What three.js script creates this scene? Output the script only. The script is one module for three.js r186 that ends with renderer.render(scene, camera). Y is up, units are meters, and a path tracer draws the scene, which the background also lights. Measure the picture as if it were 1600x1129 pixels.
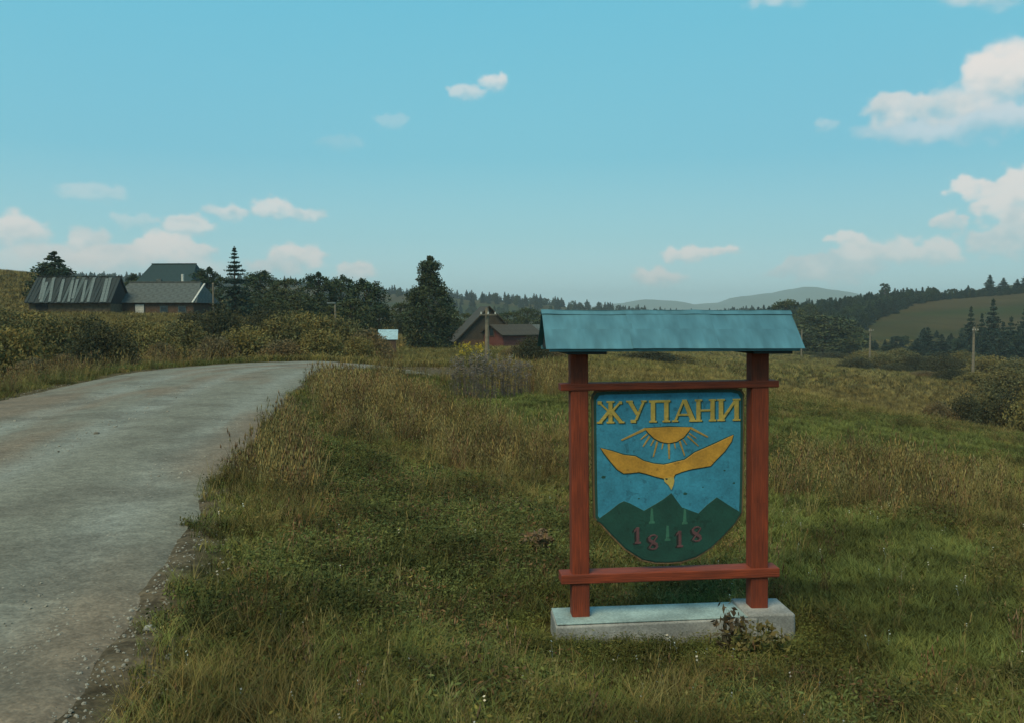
import * as THREE from 'three';
import { mergeGeometries } from 'three/addons/utils/BufferGeometryUtils.js';
import { RoundedBoxGeometry } from 'three/addons/geometries/RoundedBoxGeometry.js';

// ------------------------------------------------------------------ camera
const scene = new THREE.Scene();
const EYE = 2.66, FOCAL = 1385, PW = 1600, PH = 1129, HORIZON = 495;
const camera = new THREE.PerspectiveCamera(2 * Math.atan(PH / 2 / FOCAL) * 180 / Math.PI, PW / PH, 0.1, 30000);
camera.position.set(0, EYE, 0);
camera.rotation.set(-Math.atan((PH / 2 - HORIZON) / FOCAL), 0, 0);
camera.updateMatrixWorld(true);

// ------------------------------------------------------------------ random numbers and noise
function rng(seed) { let a = seed >>> 0; return () => { a = (a + 0x6D2B79F5) >>> 0; let t = a; t = Math.imul(t ^ (t >>> 15), t | 1); t ^= t + Math.imul(t ^ (t >>> 7), t | 61); return ((t ^ (t >>> 14)) >>> 0) / 4294967296; }; }
const clamp = (v, a = 0, b = 1) => Math.min(b, Math.max(a, v));
const sstep = (a, b, v) => { const t = clamp((v - a) / (b - a)); return t * t * (3 - 2 * t); };
const mix = (a, b, t) => a + (b - a) * t;
function h2(x, y, s) { let n = Math.imul(x, 374761393) + Math.imul(y, 668265263) + Math.imul(s, 1274126177); n = Math.imul(n ^ (n >>> 13), 1274126177); return ((n ^ (n >>> 16)) >>> 0) / 4294967296; }
function noise(x, y, s = 0) {
  const xi = Math.floor(x), yi = Math.floor(y); let fx = x - xi, fy = y - yi; fx = fx * fx * (3 - 2 * fx); fy = fy * fy * (3 - 2 * fy);
  return mix(mix(h2(xi, yi, s), h2(xi + 1, yi, s), fx), mix(h2(xi, yi + 1, s), h2(xi + 1, yi + 1, s), fx), fy);
}
function fbm(x, y, o = 4, s = 0) { let a = 0.5, v = 0, n = 0; for (let i = 0; i < o; i++) { v += a * noise(x, y, s + i * 17); n += a; x = x * 2.03 + 11.3; y = y * 2.03 + 5.7; a *= 0.5; } return v / n; }
function pnoise(x, y, p, s) {   // noise that repeats after p cells
  const w = (i) => ((i % p) + p) % p, xi = Math.floor(x), yi = Math.floor(y); let fx = x - xi, fy = y - yi; fx = fx * fx * (3 - 2 * fx); fy = fy * fy * (3 - 2 * fy);
  return mix(mix(h2(w(xi), w(yi), s), h2(w(xi + 1), w(yi), s), fx), mix(h2(w(xi), w(yi + 1), s), h2(w(xi + 1), w(yi + 1), s), fx), fy);
}
const srgb = (r, g, b) => new THREE.Color().setRGB(r / 255, g / 255, b / 255, THREE.SRGBColorSpace);

// a pixel of the photograph gives a direction; the distance comes from elsewhere
function ray(px, py) { return new THREE.Vector3((px - PW / 2) / FOCAL, (PH / 2 - py) / FOCAL, -1).applyQuaternion(camera.quaternion).normalize(); }

// ------------------------------------------------------------------ sky: air and scattered cumulus in every direction
const SUN_DIR = new THREE.Vector3(-0.30, 0.80, 0.52).normalize();
{
  const W = 4096, H = 2048, data = new Float32Array(W * H * 4), rnd = rng(77);
  const stops = [[-90, 0.33, 0.55, 0.58], [0, 0.58, 0.83, 0.86], [2, 0.52, 0.78, 0.81], [5, 0.36, 0.68, 0.745], [10, 0.22, 0.59, 0.72], [20, 0.155, 0.54, 0.71], [40, 0.10, 0.42, 0.62], [90, 0.065, 0.30, 0.52]];
  for (let j = 0; j < H; j++) {
    const el = ((j + 0.5) / H - 0.5) * 180; let k = 0; while (k < stops.length - 2 && el > stops[k + 1][0]) k++;
    const a = stops[k], b = stops[k + 1], t = clamp((el - a[0]) / (b[0] - a[0]));
    for (let i = 0; i < W; i++) {
      const o = (j * W + i) * 4, v = el > 0 ? 1 + 0.05 * (pnoise(i / 256, j / 128, 16, 3) - 0.5) : 1;
      data[o] = mix(a[1], b[1], t) * v; data[o + 1] = mix(a[2], b[2], t) * v; data[o + 2] = mix(a[3], b[3], t); data[o + 3] = 1;
    }
  }
  // one cloud: puffs [du, dv, r, squash] in degrees about (azimuth, elevation), a flat base, soft ragged edges
  function cloud(az, el, coarse, strength, seed, warm = 1, rag = 1) {
    const cs = Math.max(0.25, Math.cos(el * Math.PI / 180)), q = rng(seed * 31 + 7), puffs = [];
    for (const [u, v, r, k] of coarse) {   // each puff carries a crown of smaller ones
      puffs.push([u, v, r * 0.92, k * 0.9, 0.9]);
      for (let m = 0; m < 7; m++) { const a = mix(0.05, 0.95, (m + q()) / 7) * Math.PI, rr = mix(0.45, 0.85, q()); puffs.push([u + Math.cos(a) * r * rr, v + Math.sin(a) * r * k * rr * 0.8, r * mix(0.24, 0.46, q()), Math.min(1, k * 1.5), 0.8]); }
    }
    let x0 = 1e9, x1 = -1e9, y0 = 1e9, y1 = -1e9;
    for (const [u, v, r, k] of puffs) { x0 = Math.min(x0, u - r * 1.7); x1 = Math.max(x1, u + r * 1.7); y0 = Math.min(y0, v - r * k * 1.9); y1 = Math.max(y1, v + r * k * 1.7); }
    const big = Math.max(...puffs.map((p) => p[2])), hi = y1 - (y1 - y0) * 0.3, lo = y0 + (y1 - y0) * 0.2;
    for (let j = Math.floor(((el + y0) / 180 + 0.5) * H); j <= ((el + y1) / 180 + 0.5) * H; j++) {
      if (j < H / 2 || j >= H) continue;
      const v = ((j + 0.5) / H - 0.5) * 180 - el;
      for (let i = Math.floor((az + x0 / cs) / 360 * W); i <= (az + x1 / cs) / 360 * W; i++) {
        const u = ((i + 0.5) / W * 360 - az) * cs, f = 2.6 / big;
        const n = fbm(u * f + seed * 7.1, v * f * 1.3, 5, seed), n2 = fbm(u * f * 1.1 + 40, v * f * 1.5 + seed, 4, seed + 5);
        const wu = u + (n - 0.5) * big * 0.55 * rag, wv = v + (n2 - 0.5) * big * 0.42 * rag;
        let dens = 0;
        for (const [pu, pv, r, k, w] of puffs) { const dx = (wu - pu) / r, dy = (wv - pv) / (r * k), d = 1 - dx * dx - dy * dy; if (d > 0) dens = 1 - (1 - dens) * (1 - d * w * 0.9); }
        if (dens <= 0) continue;
        const up = clamp((wv - lo) / (hi - lo)), al = sstep(0.0, mix(1.3, 0.95, up), dens + (n - 0.5) * 0.4) * strength * mix(0.72, 1, up); if (al <= 0) continue;
        const lit = clamp(up * 0.75 + 0.12 + (n2 - 0.5) * 0.8 + dens * 0.28), o = (j * W + (((i % W) + W) % W)) * 4;
        const c = [mix(0.40, 0.84, lit), mix(0.54, 0.80, lit), mix(0.58, 0.76 + 0.04 * (1 - warm), lit)];
        for (let m = 0; m < 3; m++) data[o + m] = mix(data[o + m], c[m], al);
      }
    }
  }
  const px = (x, y) => { const d = ray(x, y); return [(Math.atan2(d.z, d.x) / (2 * Math.PI) + 0.5) * 360, Math.asin(d.y) * 180 / Math.PI]; }, DEG = 180 / Math.PI / FOCAL;
  const at = (x, y, puffs, s, seed, warm, rag) => { const [a, e] = px(x, y); cloud(a, e, puffs.map(([u, v, r, q]) => [(u - x) * DEG, (y - v) * DEG, r * DEG, q]), s, seed, warm, rag); };
  at(1480, 205, [[1430, 205, 70, 0.35], [1520, 196, 100, 0.32], [1610, 192, 90, 0.34], [1700, 195, 90, 0.34]], 0.6, 2, 0);
  at(1500, 165, [[1425, 165, 44, 0.75], [1480, 170, 56, 0.55], [1545, 140, 68, 0.8], [1620, 145, 80, 0.75], [1700, 155, 80, 0.7]], 1, 1);
  at(1560, 340, [[1525, 300, 34, 0.6], [1505, 350, 26, 0.8], [1560, 325, 40, 0.8], [1590, 300, 40, 0.9], [1610, 360, 60, 0.9], [1570, 375, 50, 0.6]], 0.9, 3, 1, 1.4);
  at(1340, 400, [[1335, 380, 34, 0.6], [1350, 408, 70, 0.45], [1430, 402, 70, 0.42], [1265, 420, 34, 0.5], [1300, 425, 90, 0.2]], 0.8, 4, 1, 1.2);
  at(1060, 410, [[1068, 402, 46, 0.42], [1132, 396, 30, 0.3], [1100, 400, 34, 0.3]], 0.9, 5); at(1028, 438, [[1028, 438, 42, 0.5]], 0.85, 25);
  at(772, 131, [[773, 131, 26, 0.72]], 0.75, 6, 1, 0.7); at(728, 146, [[728, 146, 32, 0.5]], 0.6, 26, 1, 0.7);
  at(560, 215, [[535, 226, 40, 0.4], [610, 192, 30, 0.5]], 0.2, 7);
  at(1290, 198, [[1290, 198, 20, 0.6]], 0.3, 8);
  at(20, 375, [[-20, 370, 60, 0.6], [25, 370, 46, 0.75], [110, 383, 40, 0.7], [75, 400, 60, 0.4]], 0.92, 9);
  at(150, 306, [[150, 305, 55, 0.3]], 0.34, 10); at(210, 348, [[210, 348, 40, 0.35]], 0.33, 11);
  at(250, 393, [[250, 392, 54, 0.55], [185, 410, 70, 0.4], [290, 400, 46, 0.5]], 0.95, 12);
  at(297, 356, [[297, 357, 46, 0.42]], 0.8, 13);
  at(420, 333, [[425, 330, 34, 0.6], [365, 336, 40, 0.34], [470, 337, 38, 0.36]], 0.82, 14);
  at(452, 415, [[457, 410, 54, 0.55], [430, 425, 50, 0.4]], 0.95, 15); at(552, 428, [[552, 428, 38, 0.5]], 0.85, 16);
  at(1230, 2, [[1225, 0, 50, 0.35]], 0.5, 17); at(1560, -4, [[1560, -6, 70, 0.3]], 0.6, 18); at(120, 418, [[60, 415, 110, 0.3], [200, 420, 120, 0.3]], 0.6, 19);
  // the same kind of sky all round
  for (let k = 0; k < 150; k++) {
    const az = 90 + 36 + rnd() * 288, el = k < 95 ? 2 + rnd() * 16 : 16 + rnd() * 55, s = mix(1.2, 2.6, rnd()) * (el > 16 ? 1.9 : 1), p = [], n = 2 + Math.floor(rnd() * 4);
    for (let q = 0; q < n; q++) p.push([(q - n / 2) * s * 0.9 + rnd() * s, (rnd() - 0.3) * s * 0.35, s * mix(0.55, 1.1, rnd()), mix(0.4, 0.75, rnd())]);
    cloud(az, el, p, mix(0.35, 0.92, rnd()), 30 + k);
  }
  const sky = new THREE.DataTexture(data, W, H, THREE.RGBAFormat, THREE.FloatType);
  sky.mapping = THREE.EquirectangularReflectionMapping; sky.magFilter = THREE.LinearFilter; sky.minFilter = THREE.LinearFilter; sky.needsUpdate = true;
  scene.background = sky; scene.environment = sky;
}
// ------------------------------------------------------------------ sun behind thin cloud, behind the camera to the left
const sun = new THREE.DirectionalLight(new THREE.Color(1, 0.83, 0.52), 3.0);
sun.position.copy(SUN_DIR).multiplyScalar(120); sun.castShadow = true; sun.shadow.radius = 60; sun.shadow.mapSize.set(4096, 4096);
Object.assign(sun.shadow.camera, { left: -120, right: 120, top: 120, bottom: -120, near: 1, far: 400 });
scene.add(sun); scene.add(sun.target);
const renderer = new THREE.WebGLRenderer({ antialias: true });
renderer.toneMapping = THREE.LinearToneMapping; renderer.toneMappingExposure = 1.0;
renderer.shadowMap.enabled = true;
scene.fog = new THREE.FogExp2(new THREE.Color(0.84, 0.97, 1.0), 0.00027);

// ------------------------------------------------------------------ helpers for things
const taken = new Map();
function numbered(name) { const n = taken.get(name) ?? 0; taken.set(name, n + 1); return n ? `${name}_${String(n).padStart(3, '0')}` : name; }
function tag(o, label, category, group, kind) { o.userData = { label, category }; if (group) o.userData.group = group; if (kind) o.userData.kind = kind; return o; }
function mesh(name, geometry, material, parent) { const m = new THREE.Mesh(geometry, material); m.name = parent === scene ? numbered(name) : name; m.castShadow = m.receiveShadow = true; parent.add(m); return m; }
function thing(name, label, category, pos, turn = 0, group) { const g = new THREE.Group(); g.name = numbered(name); g.position.set(...pos); g.rotation.y = turn; tag(g, label, category, group); scene.add(g); return g; }
function structure(o, label) { o.userData = { kind: 'structure', label }; return o; }
function colour(geometry, c) { const n = geometry.attributes.position.count, a = new Float32Array(n * 3); for (let i = 0; i < n; i++) a.set([c.r, c.g, c.b], i * 3); geometry.setAttribute('color', new THREE.BufferAttribute(a, 3)); return geometry; }
function bx(w, h, d, x, y, z, r = 0.006) { const g = r ? new RoundedBoxGeometry(w, h, d, 2, Math.min(r, w / 2.2, h / 2.2, d / 2.2)) : new THREE.BoxGeometry(w, h, d); return g.translate(x, y, z); }
function uvWorld(g, s = 1) {   // uv in metres, by the way each face points
  const p = g.attributes.position, n = g.attributes.normal, uv = new Float32Array(p.count * 2);
  for (let i = 0; i < p.count; i++) { const ax = Math.abs(n.getX(i)), ay = Math.abs(n.getY(i)), az = Math.abs(n.getZ(i)); const [u, v] = ay > ax && ay > az ? [p.getX(i), p.getZ(i)] : ax > az ? [p.getZ(i), p.getY(i)] : [p.getX(i), p.getY(i)]; uv[i * 2] = u * s; uv[i * 2 + 1] = v * s; }
  g.setAttribute('uv', new THREE.BufferAttribute(uv, 2)); return g;
}
// grey-scale tile -> {map, bump}: lo..hi tint around white, so that the material colour stays the base colour
function tile(size, fn, tint = true) {
  const d = new Uint8Array(size * size * 4);
  for (let j = 0; j < size; j++) for (let i = 0; i < size; i++) { const c = fn(i / size, j / size), o = (j * size + i) * 4; for (let m = 0; m < 3; m++) d[o + m] = clamp(Array.isArray(c) ? c[m] : c) * 255; d[o + 3] = 255; }
  const t = new THREE.DataTexture(d, size, size); t.wrapS = t.wrapT = THREE.RepeatWrapping; t.magFilter = THREE.LinearFilter; t.minFilter = THREE.LinearMipmapLinearFilter; t.generateMipmaps = true; if (tint) t.colorSpace = THREE.SRGBColorSpace; t.needsUpdate = true; return t;
}
const pf = (u, v, c, s, o = 4) => { let a = 0.5, r = 0, n = 0; for (let i = 0; i < o; i++) { r += a * pnoise(u * c, v * c, c, s + i); n += a; a *= 0.5; c *= 2; } return r / n; };
// ------------------------------------------------------------------ the lie of the land
const roadCurve = new THREE.CatmullRomCurve3([[2, -70], [-1.5, -40], [-4.3, -15], [-5.6, -2], [-6.35, 5], [-6.95, 8], [-7.5, 10.5], [-8.5, 16], [-9.4, 21], [-10.4, 27], [-11.1, 32], [-11.3, 36], [-10.2, 39.6], [-7.6, 41.6], [-3.5, 43.5], [3, 48], [8, 56], [9, 70], [4, 90], [-2, 120], [0, 160]].map(([x, d]) => new THREE.Vector3(x, 0, -d)), false, 'centripetal');
const roadPts = roadCurve.getSpacedPoints(420).filter((p, i, a) => !(p.x > -4.2 && -p.z > 40) && -p.z < 47), ROAD_HALF = 3.85;
function roadInfo(x, z) {   // [distance to the middle, which side (+ right), index]
  let best = 1e12, bi = 0; for (let i = 0; i < roadPts.length; i++) { const dx = x - roadPts[i].x, dz = z - roadPts[i].z, q = dx * dx + dz * dz; if (q < best) { best = q; bi = i; } }
  const a = roadPts[Math.max(0, bi - 1)], b = roadPts[Math.min(roadPts.length - 1, bi + 1)], side = (b.x - a.x) * (z - a.z) - (b.z - a.z) * (x - a.x);
  return [Math.sqrt(best), side > 0 ? 1 : -1, bi];
}
function openGround(x, z) {
  const d = -z, r = Math.hypot(x, d), u = d > 1 ? x / d : x;
  const q = x > 3 ? (x - 3) * (x - 3) / ((x - 3) + 6) : 0;
  let y = -0.012 * Math.max(0, d - 8) - 0.135 * q; y = -11 * (1 - Math.exp(y / 11));             // the land falls to a valley on the right
  if (d > 25) y -= 2.1 * sstep(14, 27, x) * sstep(28, 50, d) * (1 - sstep(78, 112, d));
  y += 3.3 * sstep(42, 104, d) * sstep(-10, -32, x) + 7.5 * sstep(-52, -92, x) * sstep(55, 150, d) + 0.02 * Math.max(0, -x - 12) * sstep(20, 60, d);   // bank and hill on the left
  if (d > 150) {
    const px = 800 + 1385 * u, knots = [[-900, 40], [300, -8], [850, -8], [1000, -6], [1130, -2], [1260, 4.5], [1400, 10], [1600, 15], [1800, 26], [2400, 40]];
    let k = 0; while (k < knots.length - 2 && px > knots[k + 1][0]) k++;
    const top = mix(knots[k][1], knots[k + 1][1], clamp((px - knots[k][0]) / (knots[k + 1][0] - knots[k][0]))), rise = Math.pow(sstep(190, 470, d), 1.25);
    y = mix(y, px < 300 ? Math.max(y, top * 0.4) : top + 3 * (fbm(x / 90, z / 90, 3, 9) - 0.5) * sstep(200, 300, d), px < 850 ? rise * 0.6 : rise);
    const far = [[-600, 44], [0, 34], [100, 36], [200, 36], [420, 36], [600, 27], [720, 19], [850, 13], [950, 5], [1100, -2], [1300, 8], [1700, 40]];
    k = 0; while (k < far.length - 2 && px > far[k + 1][0]) k++;
    const fh = mix(far[k][1], far[k + 1][1], clamp((px - far[k][0]) / (far[k + 1][0] - far[k][0])));
    y = mix(y, fh + 8 * (fbm(x / 160, z / 160, 3, 4) - 0.5), sstep(500, 860, d)); y -= 40 * sstep(1000, 1600, d);
  }
  const near = 1 - sstep(60, 200, r);
  y += near * (0.16 * (fbm(x * 0.35, z * 0.35, 3, 21) - 0.5) + 0.09 * (fbm(x * 1.3, z * 1.3, 3, 31) - 0.5)) + (1 - near) * 0.8 * (fbm(x / 25, z / 25, 3, 41) - 0.5);
  return y;
}
const roadY = (i) => { const p = roadPts[i], d = -p.z; return 0.45 + (d > 38 ? -0.13 * Math.max(0, p.x + 8) - 0.02 * Math.max(0, d - 44) : 0); };
function ground(x, z) {
  let y = openGround(x, z); const d = -z;
  if (x > -60 && x < 60 && d > -80 && d < 175) {
    const [dist, side, i] = roadInfo(x, z), t = dist - ROAD_HALF, ry = roadY(i);
    if (t < 0) { const e = sstep(0, -0.55, t); y = ry - 0.10 * e + 0.11 * (fbm(x * 1.7, z * 1.7, 3, 51) - 0.42) * (1 - e); }
    else { const w = side > 0 ? 5.2 : 9; const k = sstep(0, w, t); y = mix(ry + 0.11 * (fbm(x * 1.7, z * 1.7, 3, 51) - 0.42) + (side > 0 ? -0.02 * t : 0), y, k) + 0.08 * (fbm(x * 0.9, z * 0.9, 3, 61) - 0.5) * Math.min(1, t); }
  }
  const sx = x - 1.28, sz = z + 7.3, s = Math.hypot(sx / 1.9, sz / 1.1); return mix(0.0, y, sstep(0.7, 1.5, s));   // level about the sign
}
function onGround(px, py, far = 900) {   // where the line of sight of a pixel meets the land
  const r = ray(px, py), p = new THREE.Vector3(); let a = 2, b = 2;
  for (let t = 2; t < far; t *= 1.012) { p.copy(r).multiplyScalar(t); if (EYE + p.y < ground(p.x, p.z)) { b = t; break; } a = t; b = t; }
  for (let k = 0; k < 18; k++) { const m = (a + b) / 2; p.copy(r).multiplyScalar(m); if (EYE + p.y < ground(p.x, p.z)) b = m; else a = m; }
  p.copy(r).multiplyScalar(b); return new THREE.Vector3(p.x, ground(p.x, p.z), p.z);
}
const across = (px, d) => (px - 800) / FOCAL * d;                     // x of a pixel column at depth d
const heightAt = (py, d) => EYE + (HORIZON - py) / FOCAL * d;          // y of a pixel row at depth d
const stand = (px, d) => { const x = across(px, d); return [x, ground(x, -d), -d]; };

// what grows where: patches of the meadow, found on the ground
const PATCH = [];
function patch(kind, px, py, rx, ry, w = 1) { const c = onGround(px, py), n = onGround(px, py + ry), f = onGround(px, py - ry); PATCH.push({ kind, x: c.x, z: (n.z + f.z) / 2, a: rx / FOCAL * -c.z, b: Math.max(0.3, (n.z - f.z) / 2), sk: (f.x - n.x) / Math.min(-0.1, f.z - n.z), w }); }
patch('dry', 800, 715, 130, 75); patch('dry', 390, 760, 75, 60, 0.8); patch('dry', 1470, 775, 170, 50, 0.6); patch('dry', 1085, 1110, 95, 35, 0.6); patch('dry', 230, 1075, 120, 60, 0.5); patch('dry', 950, 600, 300, 22, 0.8); patch('dry', 1350, 620, 260, 30, 0.9); patch('dry', 330, 545, 200, 20, 0.5);
patch('green', 790, 636, 95, 24); patch('green', 700, 610, 70, 16); patch('green', 880, 668, 70, 24); patch('green', 650, 597, 40, 8); patch('green', 1420, 690, 260, 24); patch('green', 1420, 900, 190, 80); patch('green', 1530, 1010, 120, 60); patch('green', 640, 880, 60, 30, 0.4); patch('green', 1290, 830, 90, 50, 0.8);
patch('weed', 690, 850, 180, 90); patch('weed', 560, 900, 170, 60); patch('weed', 520, 770, 90, 70, 0.8); patch('weed', 1270, 750, 80, 50, 0.8); patch('weed', 1120, 1010, 160, 30, 0.9); patch('weed', 1300, 1100, 170, 50, 0.6); patch('weed', 840, 860, 60, 60, 0.8); patch('weed', 1400, 820, 100, 24, 0.5);
patch('tall', 530, 630, 75, 42); patch('tall', 640, 605, 60, 30, 0.9); patch('tall', 720, 700, 150, 50, 0.35); patch('tall', 400, 720, 60, 60, 0.5); patch('tall', 860, 600, 60, 20, 0.8); patch('tall', 1400, 760, 180, 40, 0.2); patch('tall', 690, 578, 90, 9); patch('tall', 780, 584, 60, 10, 0.8);
function meadow(x, z) {
  const m = { dry: 0, green: 0, weed: 0, tall: 0 };
  const jx = (fbm(x * 0.8, z * 0.8, 3, 71) - 0.5), jz = (fbm(x * 0.8 + 9, z * 0.8, 3, 81) - 0.5);
  for (const p of PATCH) { const dz = z - p.z + jz * p.b * 1.3, dx = x - p.x - (z - p.z) * p.sk + jx * p.a * 1.3, q = dx * dx / (p.a * p.a) + dz * dz / (p.b * p.b); if (q < 1.7) m[p.kind] = Math.max(m[p.kind], p.w * (1 - sstep(0.45, 1.7, q))); }
  m.n = fbm(x * 0.45, z * 0.45, 4, 91); m.f = fbm(x * 2.2, z * 2.2, 3, 95);
  m.dry = Math.max(m.dry, 0.7 * sstep(0.58, 0.74, m.n)); m.weed = Math.max(m.weed, 0.55 * sstep(0.46, 0.32, m.n));
  return m;
}

// ------------------------------------------------------------------ ground: one sheet, fine near the road and the sign, coarse far away
{
  const line = (a, b, step, grow, end) => { const v = []; for (let t = a; t <= b + 1e-6; t += step) v.push(t); let s = step, lo = v[0], hi = v[v.length - 1], s2 = step; while (hi < end) { s *= grow; hi += s; v.push(hi); } while (lo > -end) { s2 *= grow; lo -= s2; v.unshift(lo); } return v; };
  const xs = line(-16, 22, 0.2, 1.05, 5200), ds = line(2, 46, 0.2, 1.045, 5200), nx = xs.length, nz = ds.length;
  const pos = new Float32Array(nx * nz * 3), col = new Float32Array(nx * nz * 3), uv = new Float32Array(nx * nz * 2), idx = [];
  const C = { base: srgb(92, 88, 46), dry: srgb(116, 98, 52), green: srgb(84, 96, 44), soil: srgb(86, 76, 50), gravel: srgb(122, 110, 90), hill: srgb(78, 86, 48), hill2: srgb(100, 88, 54) }, c = new THREE.Color();
  for (let j = 0; j < nz; j++) for (let i = 0; i < nx; i++) {
    const k = j * nx + i, x = xs[i], z = -ds[j], d = ds[j]; pos.set([x, ground(x, z), z], k * 3); uv.set([x * 0.5, z * 0.5], k * 2);
    const r = Math.hypot(x, z);
    if (r < 170) {
      const m = meadow(x, z); c.copy(C.base).lerp(C.dry, m.dry * 0.8).lerp(C.green, m.green * 0.8).lerp(C.soil, m.weed * 0.35);
      if (x > -40 && x < 40 && d < 60) { const [dist] = roadInfo(x, z), t = dist - ROAD_HALF + 0.5 * (fbm(x * 1.6, z * 1.6, 3, 101) - 0.5); c.lerp(C.gravel, 1 - sstep(0, 0.45, t)); }
      if (x < -14) c.lerp(C.dry, 0.35);
    } else { c.copy(C.hill).lerp(C.hill2, sstep(0.42, 0.6, fbm(x / 110, z / 34, 4, 111))).multiplyScalar(0.7 + 0.6 * fbm(x / 14, z / 9, 4, 113)); }
    c.multiplyScalar(0.85 + 0.3 * fbm(x * 3, z * 3, 2, 121)); col.set([c.r, c.g, c.b], k * 3);
    if (i < nx - 1 && j < nz - 1) idx.push(k, k + 1, k + nx, k + 1, k + nx + 1, k + nx);
  }
  const g = new THREE.BufferGeometry(); g.setAttribute('position', new THREE.BufferAttribute(pos, 3)); g.setAttribute('color', new THREE.BufferAttribute(col, 3)); g.setAttribute('uv', new THREE.BufferAttribute(uv, 2)); g.setIndex(idx); g.computeVertexNormals();
  const t = tile(512, (u, v) => 0.72 + 0.5 * (pf(u, v, 16, 3, 5) - 0.5) + 0.25 * (pf(u, v, 64, 9, 2) - 0.5));
  structure(mesh('ground', g, new THREE.MeshPhysicalMaterial({ vertexColors: true, map: t, bumpMap: t, bumpScale: 0.03, roughness: 1, specularIntensity: 0.1 }), scene), 'rough meadow ground of dry grass and soil falling to the valley');
}

// ------------------------------------------------------------------ gravel road
{
  const P = roadPts, n = P.length, seg = 40, pos = [], col = [], uv = [], idx = []; let s = 0;
  const grey = srgb(140, 137, 122), pale = srgb(164, 166, 156), brown = srgb(140, 122, 102), dark = srgb(108, 102, 90), c = new THREE.Color(); const fine = [];
  for (let i = 0; i < n - 1; i++) { const steps = Math.max(1, Math.round(P[i].distanceTo(P[i + 1]) / 0.22)); for (let k = 0; k < steps; k++) fine.push([i, k / steps]); }
  fine.forEach(([i, f], row) => {
    const a = P[Math.max(0, i - 1)], b = P[i], e = P[i + 1], q = P[Math.min(n - 1, i + 2)], x = mix(b.x, e.x, f), z = mix(b.z, e.z, f);
    let tx = mix(e.x - a.x, q.x - b.x, f), tz = mix(e.z - a.z, q.z - b.z, f); const l = Math.hypot(tx, tz); tx /= l; tz /= l; const nxr = -tz, nzr = tx; s += 0.22;
    for (let m = 0; m <= seg; m++) {
      const o = (m / seg * 2 - 1) * (ROAD_HALF + 0.25), X = x + nxr * o, Z = z + nzr * o, edge = Math.abs(o) / ROAD_HALF;
      const rut = Math.exp(-Math.pow((Math.abs(o + 0.3) - 1.0) / 0.45, 2)) + 0.7 * Math.exp(-Math.pow((o - 2.9) / 0.4, 2)), big = fbm(X * 0.5, Z * 0.5, 4, 131), fin = fbm(X * 3.2, Z * 3.2, 4, 141);
      const y = mix(roadY(i), roadY(i + 1), f) + 0.004 + 0.06 * (1 - edge * edge) - 0.03 * rut + 0.03 * (big - 0.5) + 0.022 * (fin - 0.5) - 0.1 * sstep(0.93, 1.06, edge);
      pos.push(X, y, Z); uv.push(X * 0.45, Z * 0.45);
      c.copy(grey).lerp(pale, clamp(rut * 0.8) * (0.4 + big * 0.6)).lerp(brown, sstep(0.42, 0.6, fbm(o * 0.7 + 5, s * 0.13, 4, 151)) * (1 - clamp(rut) * 0.6) * 0.85).lerp(dark, sstep(0.52, 0.75, fbm(X * 1.1, Z * 1.1, 4, 161)) * 0.5);
      c.multiplyScalar(0.86 + 0.28 * fin); col.push(c.r, c.g, c.b);
      if (row && m < seg) { const k = row * (seg + 1) + m; idx.push(k, k + 1, k - seg - 1, k + 1, k - seg, k - seg - 1); }
    }
  });
  const g = new THREE.BufferGeometry(); g.setAttribute('position', new THREE.Float32BufferAttribute(pos, 3)); g.setAttribute('color', new THREE.Float32BufferAttribute(col, 3)); g.setAttribute('uv', new THREE.Float32BufferAttribute(uv, 2)); g.setIndex(idx); g.computeVertexNormals();
  const t = tile(1024, (u, v) => { const q = pf(u, v, 96, 7, 2), w = pf(u, v, 24, 17, 3); return 0.86 + 0.26 * (q - 0.5) + 0.2 * (w - 0.5); });
  structure(mesh('road', g, new THREE.MeshPhysicalMaterial({ vertexColors: true, map: t, bumpMap: t, bumpScale: 0.012, roughness: 0.95, specularIntensity: 0.35 }), scene), 'worn grey gravel road curving past the sign to the village');
}
// ------------------------------------------------------------------ surface grain shared by built things
const woodTile = tile(512, (u, v) => { const g = pf(u, v * 0.12, 64, 5, 3), w = pf(u, v, 6, 25, 3); return 0.8 + 0.34 * (g - 0.5) + 0.24 * (w - 0.5); });
const paintTile = tile(512, (u, v) => { const w = pf(u, v, 8, 35, 5), f = pf(u, v, 80, 45, 2), chip = sstep(0.69, 0.75, pf(u, v, 20, 55, 4)); return clamp(0.9 + 0.26 * (w - 0.5) + 0.14 * (f - 0.5)) - 0.12 * chip; });
const tinTile = tile(512, (u, v) => 0.9 + 0.2 * (pf(u, v * 0.25, 24, 83, 3) - 0.5) + 0.16 * (pf(u, v, 5, 93, 4) - 0.5));
const concTile = tile(512, (u, v) => { const w = pf(u, v, 5, 65, 5), f = pf(u, v, 90, 75, 2); return 0.8 + 0.36 * (w - 0.5) + 0.2 * (f - 0.5); });
const std = (c, o = {}) => new THREE.MeshStandardMaterial({ color: c, roughness: 0.85, ...o });
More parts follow.
